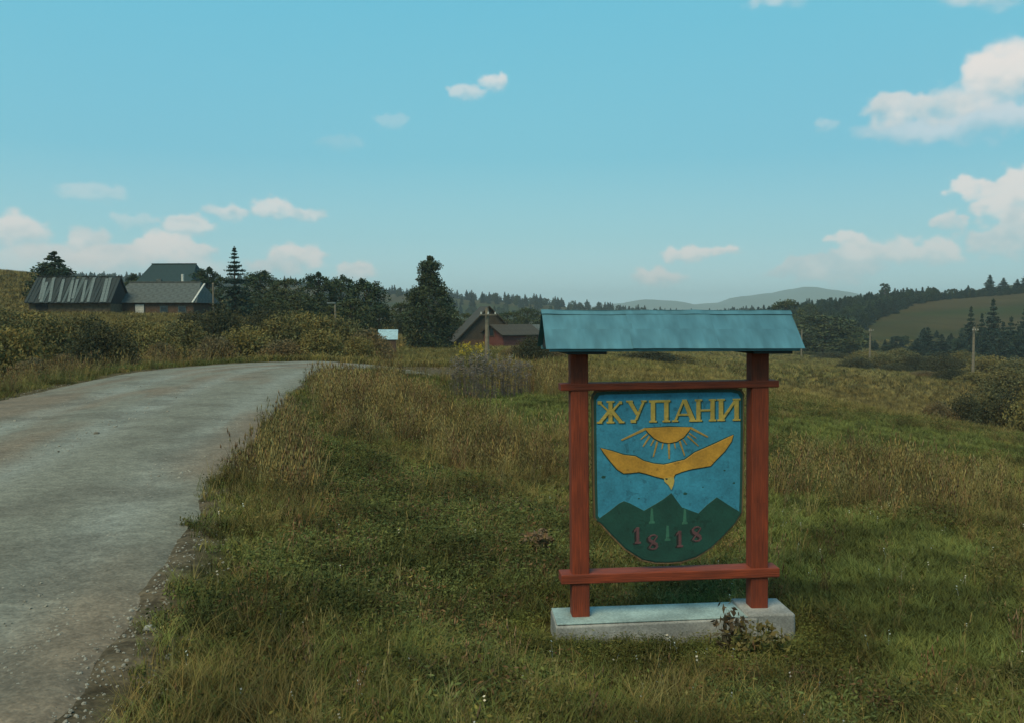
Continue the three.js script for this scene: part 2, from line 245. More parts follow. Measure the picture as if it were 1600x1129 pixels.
const M = {
  post: std(srgb(150, 62, 28), { map: woodTile, bumpMap: woodTile, bumpScale: 0.004, roughness: 0.75 }),
  tin: std(new THREE.Color().setRGB(0.115, 0.285, 0.335), { map: tinTile, metalness: 0.5, roughness: 0.55, bumpMap: tinTile, bumpScale: 0.002 }),
  concrete: std(new THREE.Color().setRGB(0.46, 0.46, 0.43), { map: concTile, bumpMap: concTile, bumpScale: 0.006, roughness: 0.95 }),
  paleTop: std(srgb(176, 200, 196), { map: concTile, bumpMap: concTile, bumpScale: 0.004, roughness: 0.8 }),
  boardWood: std(srgb(150, 122, 84), { map: woodTile, bumpMap: woodTile, bumpScale: 0.003 }),
  blue: std(srgb(60, 144, 172), { map: paintTile, bumpMap: paintTile, bumpScale: 0.002, roughness: 0.6 }),
  outline: std(srgb(30, 80, 70), { map: paintTile, roughness: 0.65 }),
  yellow: std(srgb(204, 150, 52), { map: paintTile, bumpMap: paintTile, bumpScale: 0.001, roughness: 0.6 }),
  letter: std(srgb(200, 170, 80), { map: paintTile, bumpMap: paintTile, bumpScale: 0.001, roughness: 0.6 }),
  sunray: std(srgb(184, 148, 70), { map: paintTile, roughness: 0.6 }),
  head: std(srgb(196, 170, 86), { map: paintTile, roughness: 0.6 }),
  hills: std(srgb(28, 74, 62), { map: paintTile, bumpMap: paintTile, bumpScale: 0.002, roughness: 0.6 }),
  mark: std(srgb(58, 112, 90), { map: paintTile, roughness: 0.6 }),
  digit: std(srgb(104, 70, 72), { map: paintTile, roughness: 0.6 }), black: std(srgb(34, 40, 38), { map: paintTile }),
};
for (const [m, r] of [[M.post, [2.2, 0.9]], [M.tin, [0.8, 0.8]]]) { m.map = m.map.clone(); m.map.repeat.set(...r); m.map.needsUpdate = true; m.bumpMap = m.map; }

// ------------------------------------------------------------------ the village sign
{
  const S = thing('village_sign', 'brick red timber village sign with tin roof and painted shield board', 'sign', [1.322, 0, -7.3], 4.5 * Math.PI / 180);
  S.rotation.z = 0.011;
  // concrete footing: a long slab with a pale painted top and a block at one end
  const lump = (g, k, s) => { const p = g.attributes.position; for (let i = 0; i < p.count; i++) { const x = p.getX(i), y = p.getY(i), z = p.getZ(i); p.setXYZ(i, x + k * (fbm(y * 9 + z * 5, x * 3, 3, s) - 0.5), y + k * (fbm(x * 5, z * 9, 3, s + 3) - 0.5), z + k * (fbm(x * 4, y * 8, 3, s + 6) - 0.5)); } g.computeVertexNormals(); return uvWorld(g); };
  const slabGeo = new RoundedBoxGeometry(1.66, 0.46, 0.40, 6, 0.018); slabGeo.translate(-0.15, -0.04, 0.0);
  const slab = mesh('concrete_footing', lump(slabGeo, 0.03, 211), M.concrete, S); slab.userData.label = 'long concrete footing under the posts, pale on top';
  mesh('painted_top', lump(new RoundedBoxGeometry(1.645, 0.012, 0.385, 3, 0.005).translate(-0.15, 0.197, 0.0), 0.012, 211), M.paleTop, slab);
  mesh('end_block', lump(new RoundedBoxGeometry(0.42, 0.5, 0.42, 6, 0.022).translate(0.80, -0.03, -0.012), 0.03, 221), M.concrete, slab);
  // posts, beams
  for (const x of [-0.755, 0.755]) mesh('post', uvWorld(new RoundedBoxGeometry(0.146, 2.34, 0.145, 3, 0.012).translate(x, 0.12 + 1.17, -0.02), 1), M.post, S);
  const beam = (w, h, y, z, depth) => uvWorld(new RoundedBoxGeometry(h, w, depth, 3, 0.008).rotateZ(Math.PI / 2).translate(0, y, z), 1);
  const swap = (g) => { const uv = g.attributes.uv; for (let i = 0; i < uv.count; i++) { const u = uv.getX(i); uv.setXY(i, uv.getY(i), u); } return g; };
  mesh('crossbeam', swap(beam(1.82, 0.058, 2.10, -0.02, 0.165)), M.post, S);
  mesh('crossbeam', swap(beam(1.84, 0.078, 0.52, -0.02, 0.18)), M.post, S);
  // shield board: outline and figures in board units, 739.5 to the metre
  const B = (x, y) => new THREE.Vector2((x - 483) / 718, EYE - (600 + y / 3.892 - HORIZON) / 190);
  const shape = (pts, smooth) => { const v = pts.map(([x, y]) => B(x, y)); if (!smooth) return new THREE.Shape(v); return new THREE.Shape(new THREE.SplineCurve([...v, v[0]]).getPoints(smooth)); };
  const plate = (name, sh, mat, parent, z, depth, bevel = 0.0015) => {
    const g = mergeGeometries((Array.isArray(sh) ? sh : [sh]).map((s, i) => new THREE.ExtrudeGeometry(s, { depth: depth + i * 0.0004, bevelEnabled: bevel > 0, bevelThickness: bevel, bevelSize: bevel, bevelSegments: 1, curveSegments: 10 }).translate(0, 0, z))); return mesh(name, uvWorld(g), mat, parent);
  };
  const rim = [[30, 70], [48, 42], [90, 36], [300, 36], [600, 33], [880, 36], [920, 46], [936, 74], [937, 300], [935, 600], [930, 805], [890, 868], [820, 945], [740, 1022], [650, 1078], [560, 1103], [480, 1108], [400, 1104], [320, 1084], [215, 1012], [130, 920], [70, 850], [36, 812], [32, 600], [30, 300]];
  const grow = (pts, k) => pts.map(([x, y]) => [483 + (x - 483) * k, 570 + (y - 570) * k]);
  const board = plate('shield_board', shape(grow(rim, 1.012)), M.boardWood, S, -0.055, 0.032, 0.004);
  board.userData.label = 'shield shaped board with bird, sun and green mountains';
  plate('dark_border', shape(grow(rim, 0.995)), M.outline, board, -0.0190, 0.003, 0);
  plate('blue_field', shape(grow(rim, 0.962)), M.blue, board, -0.0160, 0.0025, 0);
  const F = -0.0135;
  // mountains
  const mt = [[44, 828], [120, 775], [180, 728], [210, 714], [245, 728], [330, 777], [400, 738], [450, 708], [497, 672], [520, 706], [560, 762], [610, 783], [662, 803], [715, 752], [775, 706], [840, 752], [922, 806], [884, 868], [816, 942], [736, 1016], [646, 1070], [560, 1095], [480, 1099], [400, 1095], [322, 1075], [220, 1004], [136, 914], [76, 846]];
  plate('green_mountains', shape(mt), M.hills, board, F, 0.004, 0.001);
  // sun and its rays
  const disc = [[338, 268], [480, 264], [616, 268], [600, 292], [570, 328], [530, 352], [482, 362], [434, 352], [394, 330], [360, 296]];
  const figureBack = (pts, k = 9) => { const v = pts.map(([x, y]) => new THREE.Vector2(x, y)), n = v.length, out = []; let ar = 0; for (let i = 0; i < n; i++) ar += v[i].cross(v[(i + 1) % n]); const sg = ar > 0 ? 1 : -1; for (let i = 0; i < n; i++) { const a = v[(i + n - 1) % n], b = v[i], c = v[(i + 1) % n], e1 = b.clone().sub(a).normalize(), e2 = c.clone().sub(b).normalize(), m = new THREE.Vector2(e1.y + e2.y, -e1.x - e2.x).normalize().multiplyScalar(sg * k); out.push([b.x + m.x, b.y + m.y]); } return out; };
  plate('painted_outline', shape(figureBack(disc, 8)), M.outline, board, F, 0.0012, 0);
  plate('sun', shape(disc), M.yellow, board, F, 0.005);
  for (const [x0, y0, x1, y1, w] of [[340, 272, 196, 338, 15], [352, 302, 312, 336, 9], [366, 318, 326, 380, 10], [392, 340, 372, 376, 8], [412, 352, 388, 444, 11], [446, 364, 440, 398, 8], [482, 368, 484, 458, 13], [516, 364, 522, 396, 8], [548, 352, 578, 442, 11], [570, 342, 590, 374, 8], [596, 322, 662, 384, 10], [606, 304, 648, 336, 8], [616, 272, 720, 330, 14]]) {
    const l = Math.hypot(x1 - x0, y1 - y0), nx = -(y1 - y0) / l * w / 2, ny = (x1 - x0) / l * w / 2;
    plate('sun_ray', shape([[x0 + nx, y0 + ny], [x1 + nx * 0.55, y1 + ny * 0.55], [x1 - nx * 0.55, y1 - ny * 0.55], [x0 - nx, y0 - ny]]), M.sunray, board, F, 0.004, 0.0008);
  }
  // the bird
  const bird = [[72, 384], [140, 405], [210, 430], [280, 440], [330, 470], [390, 488], [450, 496], [482, 490], [520, 481], [580, 468], [640, 425], [700, 400], [770, 370], [830, 342], [874, 322], [862, 360], [820, 420], [770, 470], [735, 508], [690, 515], [620, 525], [560, 540], [518, 556], [508, 580], [452, 580], [400, 565], [340, 545], [300, 535], [250, 540], [208, 541], [170, 515], [130, 465], [95, 418]];
  plate('painted_outline', shape(figureBack(bird, 8)), M.outline, board, F, 0.0014, 0);
  const eagle = plate('bird', shape(bird), M.yellow, board, F, 0.006, 0.002);
  plate('bird_head', shape([[450, 576], [510, 574], [514, 596], [508, 622], [496, 652], [480, 622], [456, 600]]), M.head, board, F, 0.0075, 0.001);
  plate('bird_eye', shape([[456, 579], [470, 577], [476, 584], [464, 588]]), M.black, board, F + 0.0085, 0.001, 0);
  // lettering, drawn stroke by stroke
  const rect = (x0, y0, x1, y1) => [[x0, y0], [x1, y0], [x1, y1], [x0, y1]], stroke = (x0, y0, x1, y1, w, w1 = w) => [[x0 - w / 2, y0], [x0 + w / 2, y0], [x1 + w1 / 2, y1], [x1 - w1 / 2, y1]];
  const serif = (x, y, w = 0.3) => rect(x - w / 2, y, x + w / 2, y + 0.07);
  const LET = {
    zhe: [rect(0.53, 0, 0.71, 1), serif(0.62, 0, 0.36), serif(0.62, 0.93, 0.36), stroke(0.58, 0.5, 0.14, 0.9, 0.12, 0.10), rect(0.02, 0.86, 0.2, 1), stroke(0.58, 0.56, 0.1, 0.02, 0.2, 0.16), serif(0.1, 0, 0.24), stroke(0.66, 0.5, 1.04, 0.9, 0.12, 0.10), rect(1.02, 0.86, 1.16, 0.98), stroke(0.66, 0.58, 1.14, 0.02, 0.22, 0.2), serif(1.14, 0, 0.26)],
    u: [stroke(0.14, 0.98, 0.54, 0.36, 0.22, 0.18), stroke(0.86, 0.98, 0.46, 0.12, 0.11, 0.12), rect(0.2, 0, 0.46, 0.13), serif(0.14, 0.93, 0.32), serif(0.86, 0.93, 0.26)],
    pe: [rect(0.12, 0, 0.31, 1), rect(0.73, 0, 0.92, 1), rect(0.04, 0.9, 1.0, 1), serif(0.215, 0, 0.34), serif(0.825, 0, 0.34)],
    a: [stroke(0.1, 0.02, 0.48, 1, 0.09), stroke(0.88, 0.02, 0.5, 1, 0.22, 0.18), rect(0.26, 0.28, 0.72, 0.36), serif(0.1, 0, 0.26), serif(0.88, 0, 0.34)],
    en: [rect(0.1, 0, 0.28, 1), rect(0.74, 0, 0.92, 1), rect(0.28, 0.46, 0.74, 0.54), serif(0.19, 0, 0.32), serif(0.83, 0, 0.32), serif(0.19, 0.93, 0.32), serif(0.83, 0.93, 0.32)],
    i: [rect(0.1, 0, 0.28, 1), rect(0.76, 0, 0.94, 1), stroke(0.26, 0.1, 0.78, 0.9, 0.12), serif(0.19, 0, 0.32), serif(0.85, 0, 0.32), serif(0.19, 0.93, 0.32), serif(0.85, 0.93, 0.32)],
  };
  for (const [k, x, w] of [['zhe', 52, 152], ['u', 228, 120], ['pe', 358, 132], ['a', 505, 142], ['en', 636, 134], ['i', 772, 144]]) {
    const top = 96, hgt = 136, wide = k === 'zhe' ? 1.2 : 1, tr = (pts, dx = 0, dy = 0) => shape(pts.map(([u, v]) => [x + u / wide * w + dx, top + (1 - v) * hgt + dy]));
    plate('letter_shade', LET[k].map((p) => tr(p, 8, 5)), M.outline, board, F, 0.0008, 0.0005);
    plate('letter', LET[k].map((p) => tr(p)), M.letter, board, F, 0.0046, 0.0008);
  }
  // pale marks on the mountains and the digits
  for (const [x, y] of [[375, 762], [470, 872], [575, 772]]) plate('pale_mark', [shape([[x - 3, y], [x + 9, y + 4], [x + 13, y + 88], [x - 9, y + 92]]), shape([[x - 14, y + 84], [x + 18, y + 82], [x + 20, y + 94], [x - 15, y + 97]])], M.mark, board, F + 0.004, 0.0022, 0.0006);
  const one = [[[-9, 0], [9, 0], [9, 104], [-9, 104]], [[-24, 22], [-9, 0], [-9, 16], [-22, 34]], [[-18, 98], [20, 98], [20, 110], [-18, 110]]];
  const S8 = [];   // an old style eight: a heavy S with a thin counterstroke
  { const c = [[28, -34], [10, -44], [-12, -40], [-26, -24], [-20, -8], [0, 6], [22, 20], [28, 36], [16, 50], [-6, 52], [-26, 42]], w = [3, 5, 6, 8, 12, 14, 12, 9, 7, 5, 3]; const L = [], R = []; c.forEach(([x, y], i) => { const a = c[Math.max(0, i - 1)], b = c[Math.min(c.length - 1, i + 1)], l = Math.hypot(b[0] - a[0], b[1] - a[1]), nx = -(b[1] - a[1]) / l, ny = (b[0] - a[0]) / l; L.push([x + nx * w[i] * 0.8, y + ny * w[i] * 0.8]); R.unshift([x - nx * w[i] * 0.8, y - ny * w[i] * 0.8]); }); S8.push([...L, ...R]); S8.push([[26, -34], [31, -30], [-22, 44], [-28, 40]]); }
  for (const [k, x, y] of [[0, 292, 878], [1, 384, 968], [0, 548, 908], [1, 650, 926]]) {
    const parts = k ? S8 : one, sh = (dx, dy) => parts.map((p) => shape(p.map(([u, v]) => [x + u * 0.92 + dx, y + v * 0.92 + dy])));
    plate('digit_shade', sh(-13, 6), M.black, board, F + 0.004, 0.0008, 0.0004);
    plate('digit', sh(0, 0), M.digit, board, F + 0.004, 0.0036, 0.0006);
  }
  // chipped paint
  for (const [x, y, r] of [[88, 562, 15], [582, 678, 14], [822, 540, 8], [300, 700, 7], [690, 640, 6], [880, 620, 9]]) plate('paint_chip', shape([[x - r, y], [x - r * 0.3, y - r * 0.6], [x + r * 0.9, y - r * 0.35], [x + r * 0.6, y + r * 0.5], [x - r * 0.5, y + r * 0.6]]), M.outline, board, F, 0.0009, 0);
  // tin roof: two slopes of sheets, ridge cap, rafters under the eaves, gable boards
  const R = new THREE.Group(); R.name = 'roof'; R.rotation.z = -0.011; R.position.set(-0.04, 0, -0.02); S.add(R); R.userData.label = 'galvanised tin saddle roof over the sign';
  const ridgeY = 2.705, eaveY = 2.415, half = 0.315, L = 2.085, slope = Math.hypot(half, ridgeY - eaveY), ang = Math.atan2(ridgeY - eaveY, half);
  for (const s of [1, -1]) {
    const widths = [0.72, 0.70, 0.725]; let x = -L / 2;
    widths.forEach((w, i) => {
      const g = new THREE.BoxGeometry(w, 0.003, slope + 0.02, 24, 1, 10), p = g.attributes.position;
      for (let k = 0; k < p.count; k++) p.setY(k, p.getY(k) + 0.004 * (fbm(p.getX(k) * 5 + i * 7, p.getZ(k) * 7, 3, 231 + s) - 0.5) * 2 + 0.0035 * (i % 2));
      g.computeVertexNormals(); uvWorld(g); g.rotateX(s * ang); g.translate(x + w / 2, (ridgeY + eaveY) / 2, s * half / 2); mesh('roof_sheet', g, M.tin, R); x += w - 0.03;
    });
    mesh('eave_fascia', uvWorld(bx(L - 0.06, 0.035, 0.02, 0, eaveY - 0.012, s * (half - 0.03), 0.004)), M.tin, R);
    mesh('soffit_board', uvWorld(bx(0.32, 0.035, half * 2 - 0.06, s * 0.755 + 0.04, eaveY - 0.034, 0, 0.005)), M.black, R);
    const gs = new THREE.Shape([new THREE.Vector2(-half + 0.03, eaveY - 0.01), new THREE.Vector2(half - 0.03, eaveY - 0.01), new THREE.Vector2(0, ridgeY - 0.02)]);
    mesh('gable_board', uvWorld(new THREE.ExtrudeGeometry(gs, { depth: 0.02, bevelEnabled: false }).rotateY(Math.PI / 2).translate(s * (L / 2 - 0.05) - 0.01, 0, 0)), M.black, R);
  }
  const cap = [1, -1].map((s) => new THREE.BoxGeometry(L + 0.01, 0.003, 0.05, 60, 1, 1).rotateX(s * ang).translate(0, ridgeY - 0.008, s * 0.018));
  const cg = mergeGeometries(cap), cp = cg.attributes.position; for (let k = 0; k < cp.count; k++) cp.setY(k, cp.getY(k) + 0.006 * (fbm(cp.getX(k) * 4, 3, 3, 241) - 0.5) * 2); cg.computeVertexNormals();
  mesh('ridge_cap', uvWorld(cg), M.tin, R);
}
// ------------------------------------------------------------------ buildings of the village
const H = {
  darkPlank: std(srgb(46, 60, 60), { map: woodTile }), greyPlank: std(srgb(118, 132, 130), { map: woodTile }), midPlank: std(srgb(88, 104, 103), { map: woodTile }),
  mud: std(srgb(118, 100, 74), { map: concTile }), brownWall: std(srgb(104, 80, 60), { map: woodTile }), slate: std(srgb(96, 104, 100), { map: concTile }), white: std(srgb(206, 206, 196), { map: paintTile }),
  tealRoof: std(srgb(30, 58, 60), { map: paintTile }), redBrown: std(srgb(104, 62, 50), { map: woodTile }), red: std(srgb(108, 60, 52), { map: paintTile }), brownRoof: std(srgb(80, 72, 58), { map: woodTile }), pole: std(srgb(150, 138, 116), { map: woodTile }),
  dark: std(srgb(30, 30, 28)), paleRoof: std(srgb(170, 200, 206), { map: paintTile, roughness: 0.5 }), glass: std(srgb(40, 52, 58), { roughness: 0.15 }), foliageDark: std(srgb(48, 66, 44)),
};
function slopeBox(w, len, th, ang, x, y, z) { return uvWorld(new THREE.BoxGeometry(w, th, len).rotateX(ang).translate(x, y, z)); }
// saddle-roofed house with its ridge along x; hip cuts the ridge short at the ends
function roofSolid(w, d, h, hip, eave = 0.35) {
  const W = w / 2 + eave, D = d / 2 + eave, R = w / 2 + eave - hip, v = [[-W, 0, D], [W, 0, D], [W, 0, -D], [-W, 0, -D], [-R, h, 0], [R, h, 0]], q = [[0, 1, 5], [0, 5, 4], [2, 3, 4], [2, 4, 5], [1, 2, 5], [3, 0, 4], [0, 2, 1], [0, 3, 2]];
  const g = new THREE.BufferGeometry(); g.setAttribute('position', new THREE.Float32BufferAttribute(q.flat().flatMap((i) => v[i]), 3)); g.computeVertexNormals(); return uvWorld(g);
}
{ // plank-roofed barn
  const d = 104, [x, y, z] = stand(126, d), g = thing('plank_barn', 'low barn under a steep roof of loose dark and pale grey planks', 'barn', [x, y, z], 0.06);
  const w = 9.6, dep = 6, eave = heightAt(474, d) - y, top = heightAt(433, d) - y, run = 3.4, ang = Math.atan2(top - eave, run), len = Math.hypot(run, top - eave);
  mesh('wall', uvWorld(bx(w - 0.5, eave + 1.2, dep, 0, eave / 2 - 0.6, -0.2, 0.02)), H.mud, g);
  mesh('door', uvWorld(bx(1.3, eave + 0.1, 0.08, -3.1, eave / 2 - 0.1, dep / 2 - 0.15, 0.01)), H.dark, g);
  const rnd = rng(5); const light = [3, 4, 6, 9, 12, 13, 16, 18, 22, 23];
  mesh('roof_boarding', uvWorld(mergeGeometries([1, -1].map((s) => slopeBox(w - 0.15, len - 0.1, 0.05, s * ang, 0, (eave + top) / 2 - 0.09, s * run / 2)))), H.darkPlank, g);
  for (let k = 0; k < 26; k++) {
    const pw = w / 26, m = light.includes(k) ? H.greyPlank : rnd() < 0.3 ? H.midPlank : H.darkPlank, sh = light.includes(k) ? mix(0.72, 1, rnd()) : 1, L = len * sh * mix(0.97, 1.03, rnd());
    const p = mesh('roof_plank', uvWorld(new THREE.BoxGeometry(pw * mix(0.72, 0.94, rnd()), 0.06, L)), m, g); p.rotation.set(ang, 0, 0); p.rotation.order = 'XYZ'; p.rotateY(light.includes(k) ? 0.10 + rnd() * 0.1 : (rnd() - 0.5) * 0.04);
    const off = (len - L) / 2 * (rnd() < 0.6 ? 1 : 0); p.position.set(-w / 2 + (k + 0.5) * pw, (eave + top) / 2 - Math.sin(ang) * off + (light.includes(k) ? 0.07 : 0.0), run / 2 + Math.cos(ang) * off);
    const q = mesh('roof_plank', p.geometry, k % 5 ? H.darkPlank : H.midPlank, g); q.rotation.x = -ang; q.position.set(-w / 2 + (k + 0.5) * pw, (eave + top) / 2, -run / 2);
  }
  mesh('ridge_board', uvWorld(bx(w, 0.08, 0.3, 0, top + 0.06, 0, 0.01)), H.darkPlank, g);
  const gs = new THREE.Shape([new THREE.Vector2(-3, eave - 0.1), new THREE.Vector2(3, eave - 0.1), new THREE.Vector2(0, top - 0.2)]);
  for (const s of [-1, 1]) mesh('gable', uvWorld(new THREE.ExtrudeGeometry(gs, { depth: 0.08, bevelEnabled: false }).rotateY(Math.PI / 2).translate(s * (w / 2 - 0.3), 0, 0)), H.dark, g);
}
{ // long grey-roofed cottage
  const d = 108, [x, y, z] = stand(260, d), g = thing('grey_cottage', 'long low cottage with grey half hipped roof and white door', 'house', [x, y, z], -0.05);
  const w = 9.8, dep = 6.5, eave = heightAt(474, d) - y, top = heightAt(441, d) - y;
  mesh('wall', uvWorld(bx(w - 0.3, eave + 1.6, dep, 0, eave / 2 - 0.8, 0, 0.02)), H.brownWall, g);
  const roof = mesh('roof', roofSolid(w, dep, top - eave, 0.9, 0.4).translate(0, eave, 0), H.slate, g);
  mesh('ridge_cap', uvWorld(bx(w - 1.0, 0.1, 0.34, 0, top + 0.02, 0, 0.02)), H.slate, roof);
  mesh('verge_board', uvWorld(new THREE.BoxGeometry(0.2, 0.08, 4.4).rotateX(0.56).translate(w / 2 - 0.02, eave + (top - eave) * 0.46, 2.0).rotateY(0)), H.white, roof);
  mesh('chimney', uvWorld(bx(0.26, 1.0, 0.26, 2.0, top + 0.45, -0.3, 0.02)), H.white, roof); mesh('chimney', uvWorld(bx(0.6, 0.5, 0.5, -0.9, top + 0.1, -0.3, 0.02)), H.slate, roof);
  const door = mesh('door', uvWorld(bx(1.05, 2.2, 0.1, -1.7, eave - 1.3, dep / 2 + 0.06, 0.01)), H.white, g); mesh('door_frame', uvWorld(bx(1.25, 2.3, 0.06, -1.7, eave - 1.25, dep / 2 + 0.03, 0.01)), H.darkPlank, door);
  for (const wx of [1.2, 3.4]) { const f = mesh('window', uvWorld(bx(0.95, 0.8, 0.08, wx, eave - 0.75, dep / 2 + 0.03, 0.01)), H.midPlank, g); mesh('pane', bx(0.75, 0.6, 0.05, wx, eave - 0.75, dep / 2 + 0.06, 0), H.glass, f); }
}
{ // tall dark-roofed house behind
  const d = 128, [x, y, z] = stand(274, d), g = thing('dark_roofed_house', 'house with a tall dark teal roof standing behind the grey cottage', 'house', [x, y, z], -0.06);
  const w = 7.4, dep = 7.4, eave = heightAt(448, d) - y, top = heightAt(413, d) - y;
  mesh('wall', uvWorld(bx(w, eave + 1.5, dep, 0, eave / 2 - 0.75, 0, 0.02)), H.redBrown, g);
  mesh('roof', roofSolid(w, dep, top - eave, 0.95, 0.5).translate(0, eave, 0), H.tealRoof, g); mesh('ridge_cap', uvWorld(bx(w - 0.8, 0.12, 0.3, 0, top + 0.02, 0, 0.02)), H.tealRoof, g);
  const f = mesh('window', uvWorld(bx(0.08, 1.2, 1.1, w / 2 + 0.03, eave - 0.9, 1.2, 0.01)), H.white, g); mesh('pane', bx(0.05, 1.0, 0.9, w / 2 + 0.06, eave - 0.9, 1.2, 0), H.glass, f);
}
function gableHouse(name, label, px, d, w, len, eavePy, topPy, wall, roofM, gableM, turn) {   // gable end towards +z
  const [x, y, z] = stand(px, d), g = thing(name, label, 'house', [x, y, z], turn), eave = Math.max(1, heightAt(eavePy, d) - y), top = heightAt(topPy, d) - y, h = top - eave, run = w / 2 + 0.35, sl = Math.hypot(run, h * run / (w / 2)), ang = Math.atan2(h, w / 2);
  mesh('wall', uvWorld(bx(w, eave + 1.4, len, 0, eave / 2 - 0.7, 0, 0.02)), wall, g);
  const gs = new THREE.Shape([new THREE.Vector2(-w / 2, eave), new THREE.Vector2(w / 2, eave), new THREE.Vector2(0, top - 0.05)]);
  mesh('gable', uvWorld(new THREE.ExtrudeGeometry(gs, { depth: len - 0.04, bevelEnabled: false }).translate(0, 0, -len / 2 + 0.02)), gableM, g);
  for (const s of [-1, 1]) mesh('roof_slope', uvWorld(new THREE.BoxGeometry(sl, 0.12, len + 0.8).rotateZ(-s * ang).translate(s * run / 2, top + 0.05 - Math.sin(ang) * sl / 2, 0)), roofM, g);
  const win = mesh('window', uvWorld(bx(1.0, 1.1, 0.1, 0, eave + h * 0.25, len / 2 + 0.03, 0.01)), H.brownWall, g); mesh('pane', bx(0.8, 0.9, 0.06, 0, eave + h * 0.25, len / 2 + 0.07, 0), H.glass, win);
  return [g, eave, top, y];
}
{
  const [g] = gableHouse('brown_gabled_house', 'brown wooden house with a steep gable behind a utility pole', 757, 118, 8.4, 9, 530, 480, H.brownWall, H.brownRoof, H.brownRoof, 0.16);
  const [r] = gableHouse('red_house', 'small red walled house beside the brown gabled house', 798, 114, 4.6, 6, 522, 508, H.red, H.brownRoof, H.red, -0.9);
  const [s] = gableHouse('grey_shed', 'pale roofed shed partly hidden behind the sign', 842, 150, 7, 10, 524, 508, H.mud, H.slate, H.mud, 1.2);
  const d = 78, [x, y, z] = stand(606, d), t = thing('pale_roofed_hut', 'small hut with pale tin lean-to roof beside the tall tree', 'hut', [x, y, z], 0.1), top = heightAt(524, d) - y;
  mesh('wall', uvWorld(bx(1.4, Math.max(0.6, top), 1.4, 0, top / 2 - 0.3, 0, 0.01)), H.brownWall, t);
  mesh('roof', uvWorld(new THREE.BoxGeometry(1.75, 0.06, 1.75).rotateX(0.5).translate(0, top + 0.05, 0)), H.paleRoof, t);
}
// ------------------------------------------------------------------ utility poles
function utilityPole(px, basePy, d, h, label, arms, thick = 0.13) {
  const [x, y, z] = stand(px, d), g = thing('utility_pole', label, 'pole', [x, y, z], 0.5, 'wooden utility poles');
  mesh('post', uvWorld(new THREE.CylinderGeometry(thick * 0.75, thick, h + 0.6, 10).translate(0, h / 2 - 0.3, 0)), H.pole, g);
  if (arms) { mesh('crossarm', uvWorld(bx(1.3, 0.1, 0.1, 0, h - 0.5, thick + 0.02, 0.01)), H.pole, g); for (const s of [-0.55, 0, 0.55]) mesh('insulator', new THREE.CylinderGeometry(0.05, 0.06, 0.16, 8).translate(s, h - 0.37, thick + 0.02), H.white, g); }
  return g;
}
utilityPole(1522, 605, 121, 7.2, 'pale wooden utility pole among the valley bushes by the spruces', true, 0.2);
utilityPole(1360, 586, 167, 7.0, 'pale wooden utility pole at the foot of the brown slope', true, 0.2);
utilityPole(1253, 572, 215, 6.5, 'short pale utility pole beyond the eave of the sign roof', false, 0.2);
utilityPole(761, 545, 62, heightAt(481, 62) - ground(across(761, 62), -62), 'grey utility pole standing in front of the brown gabled house', true, 0.17);
{ // slender grey post behind the cottage
  const d = 100, [x, y, z] = stand(334, d), g = thing('slender_post', 'thin pale post beside the grey cottage', 'post', [x, y, z]); const h = heightAt(444, d) - y;
  mesh('post', uvWorld(new THREE.CylinderGeometry(0.09, 0.12, h + 0.5, 8).translate(0, h / 2 - 0.25, 0)), H.pole, g); mesh('cap', new THREE.ConeGeometry(0.14, 0.2, 8).translate(0, h + 0.08, 0), H.pole, g);
  const d2 = 92, p = stand(524, d2), f = thing('lamp_post', 'short street lamp post in front of the round trees', 'lamp post', p); const h3 = heightAt(474, d2) - p[1];
  mesh('post', uvWorld(new THREE.CylinderGeometry(0.09, 0.12, h3 + 0.5, 8).translate(0, h3 / 2 - 0.25, 0)), H.pole, f); mesh('lamp_head', bx(0.9, 0.18, 0.3, -0.4, h3, 0, 0.05), H.greyPlank, f);
}
// ------------------------------------------------------------------ trees and bushes
class Leaves {
  constructor() { this.p = []; this.n = []; this.c = []; }
  tri(a, b, c, n, col) { for (const v of [a, b, c]) { this.p.push(v[0], v[1], v[2]); this.n.push(n[0], n[1], n[2]); this.c.push(col[0], col[1], col[2]); } }
  leaf(x, y, z, l, w, R, col, up = 0) {   // a small pointed leaf spray, turned at random
    const a = R() * 6.283, e = (R() - 0.5) * 2.4 + up, dx = Math.cos(a) * Math.cos(e), dy = Math.sin(e), dz = Math.sin(a) * Math.cos(e), b = R() * 6.283;
    let sx = -Math.sin(a), sy = 0, sz = Math.cos(a); const cb = Math.cos(b), sb = Math.sin(b), ux = dy * sz - dz * sy, uy = dz * sx - dx * sz, uz = dx * sy - dy * sx; sx = sx * cb + ux * sb; sy = sy * cb + uy * sb; sz = sz * cb + uz * sb;
    const n = [dz * sy - dy * sz, dx * sz - dz * sx, dy * sx - dx * sy], A = [x - dx * l / 2, y - dy * l / 2, z - dz * l / 2], B = [x + sx * w / 2, y + sy * w / 2, z + sz * w / 2], C = [x + dx * l / 2, y + dy * l / 2, z + dz * l / 2], D = [x - sx * w / 2, y - sy * w / 2, z - sz * w / 2];
    this.tri(A, B, C, n, col); this.tri(A, C, D, n, col);
  }
  geo() { const g = new THREE.BufferGeometry(); g.setAttribute('position', new THREE.Float32BufferAttribute(this.p, 3)); g.setAttribute('color', new THREE.Float32BufferAttribute(this.c, 3)); g.computeVertexNormals(); return g; }
}
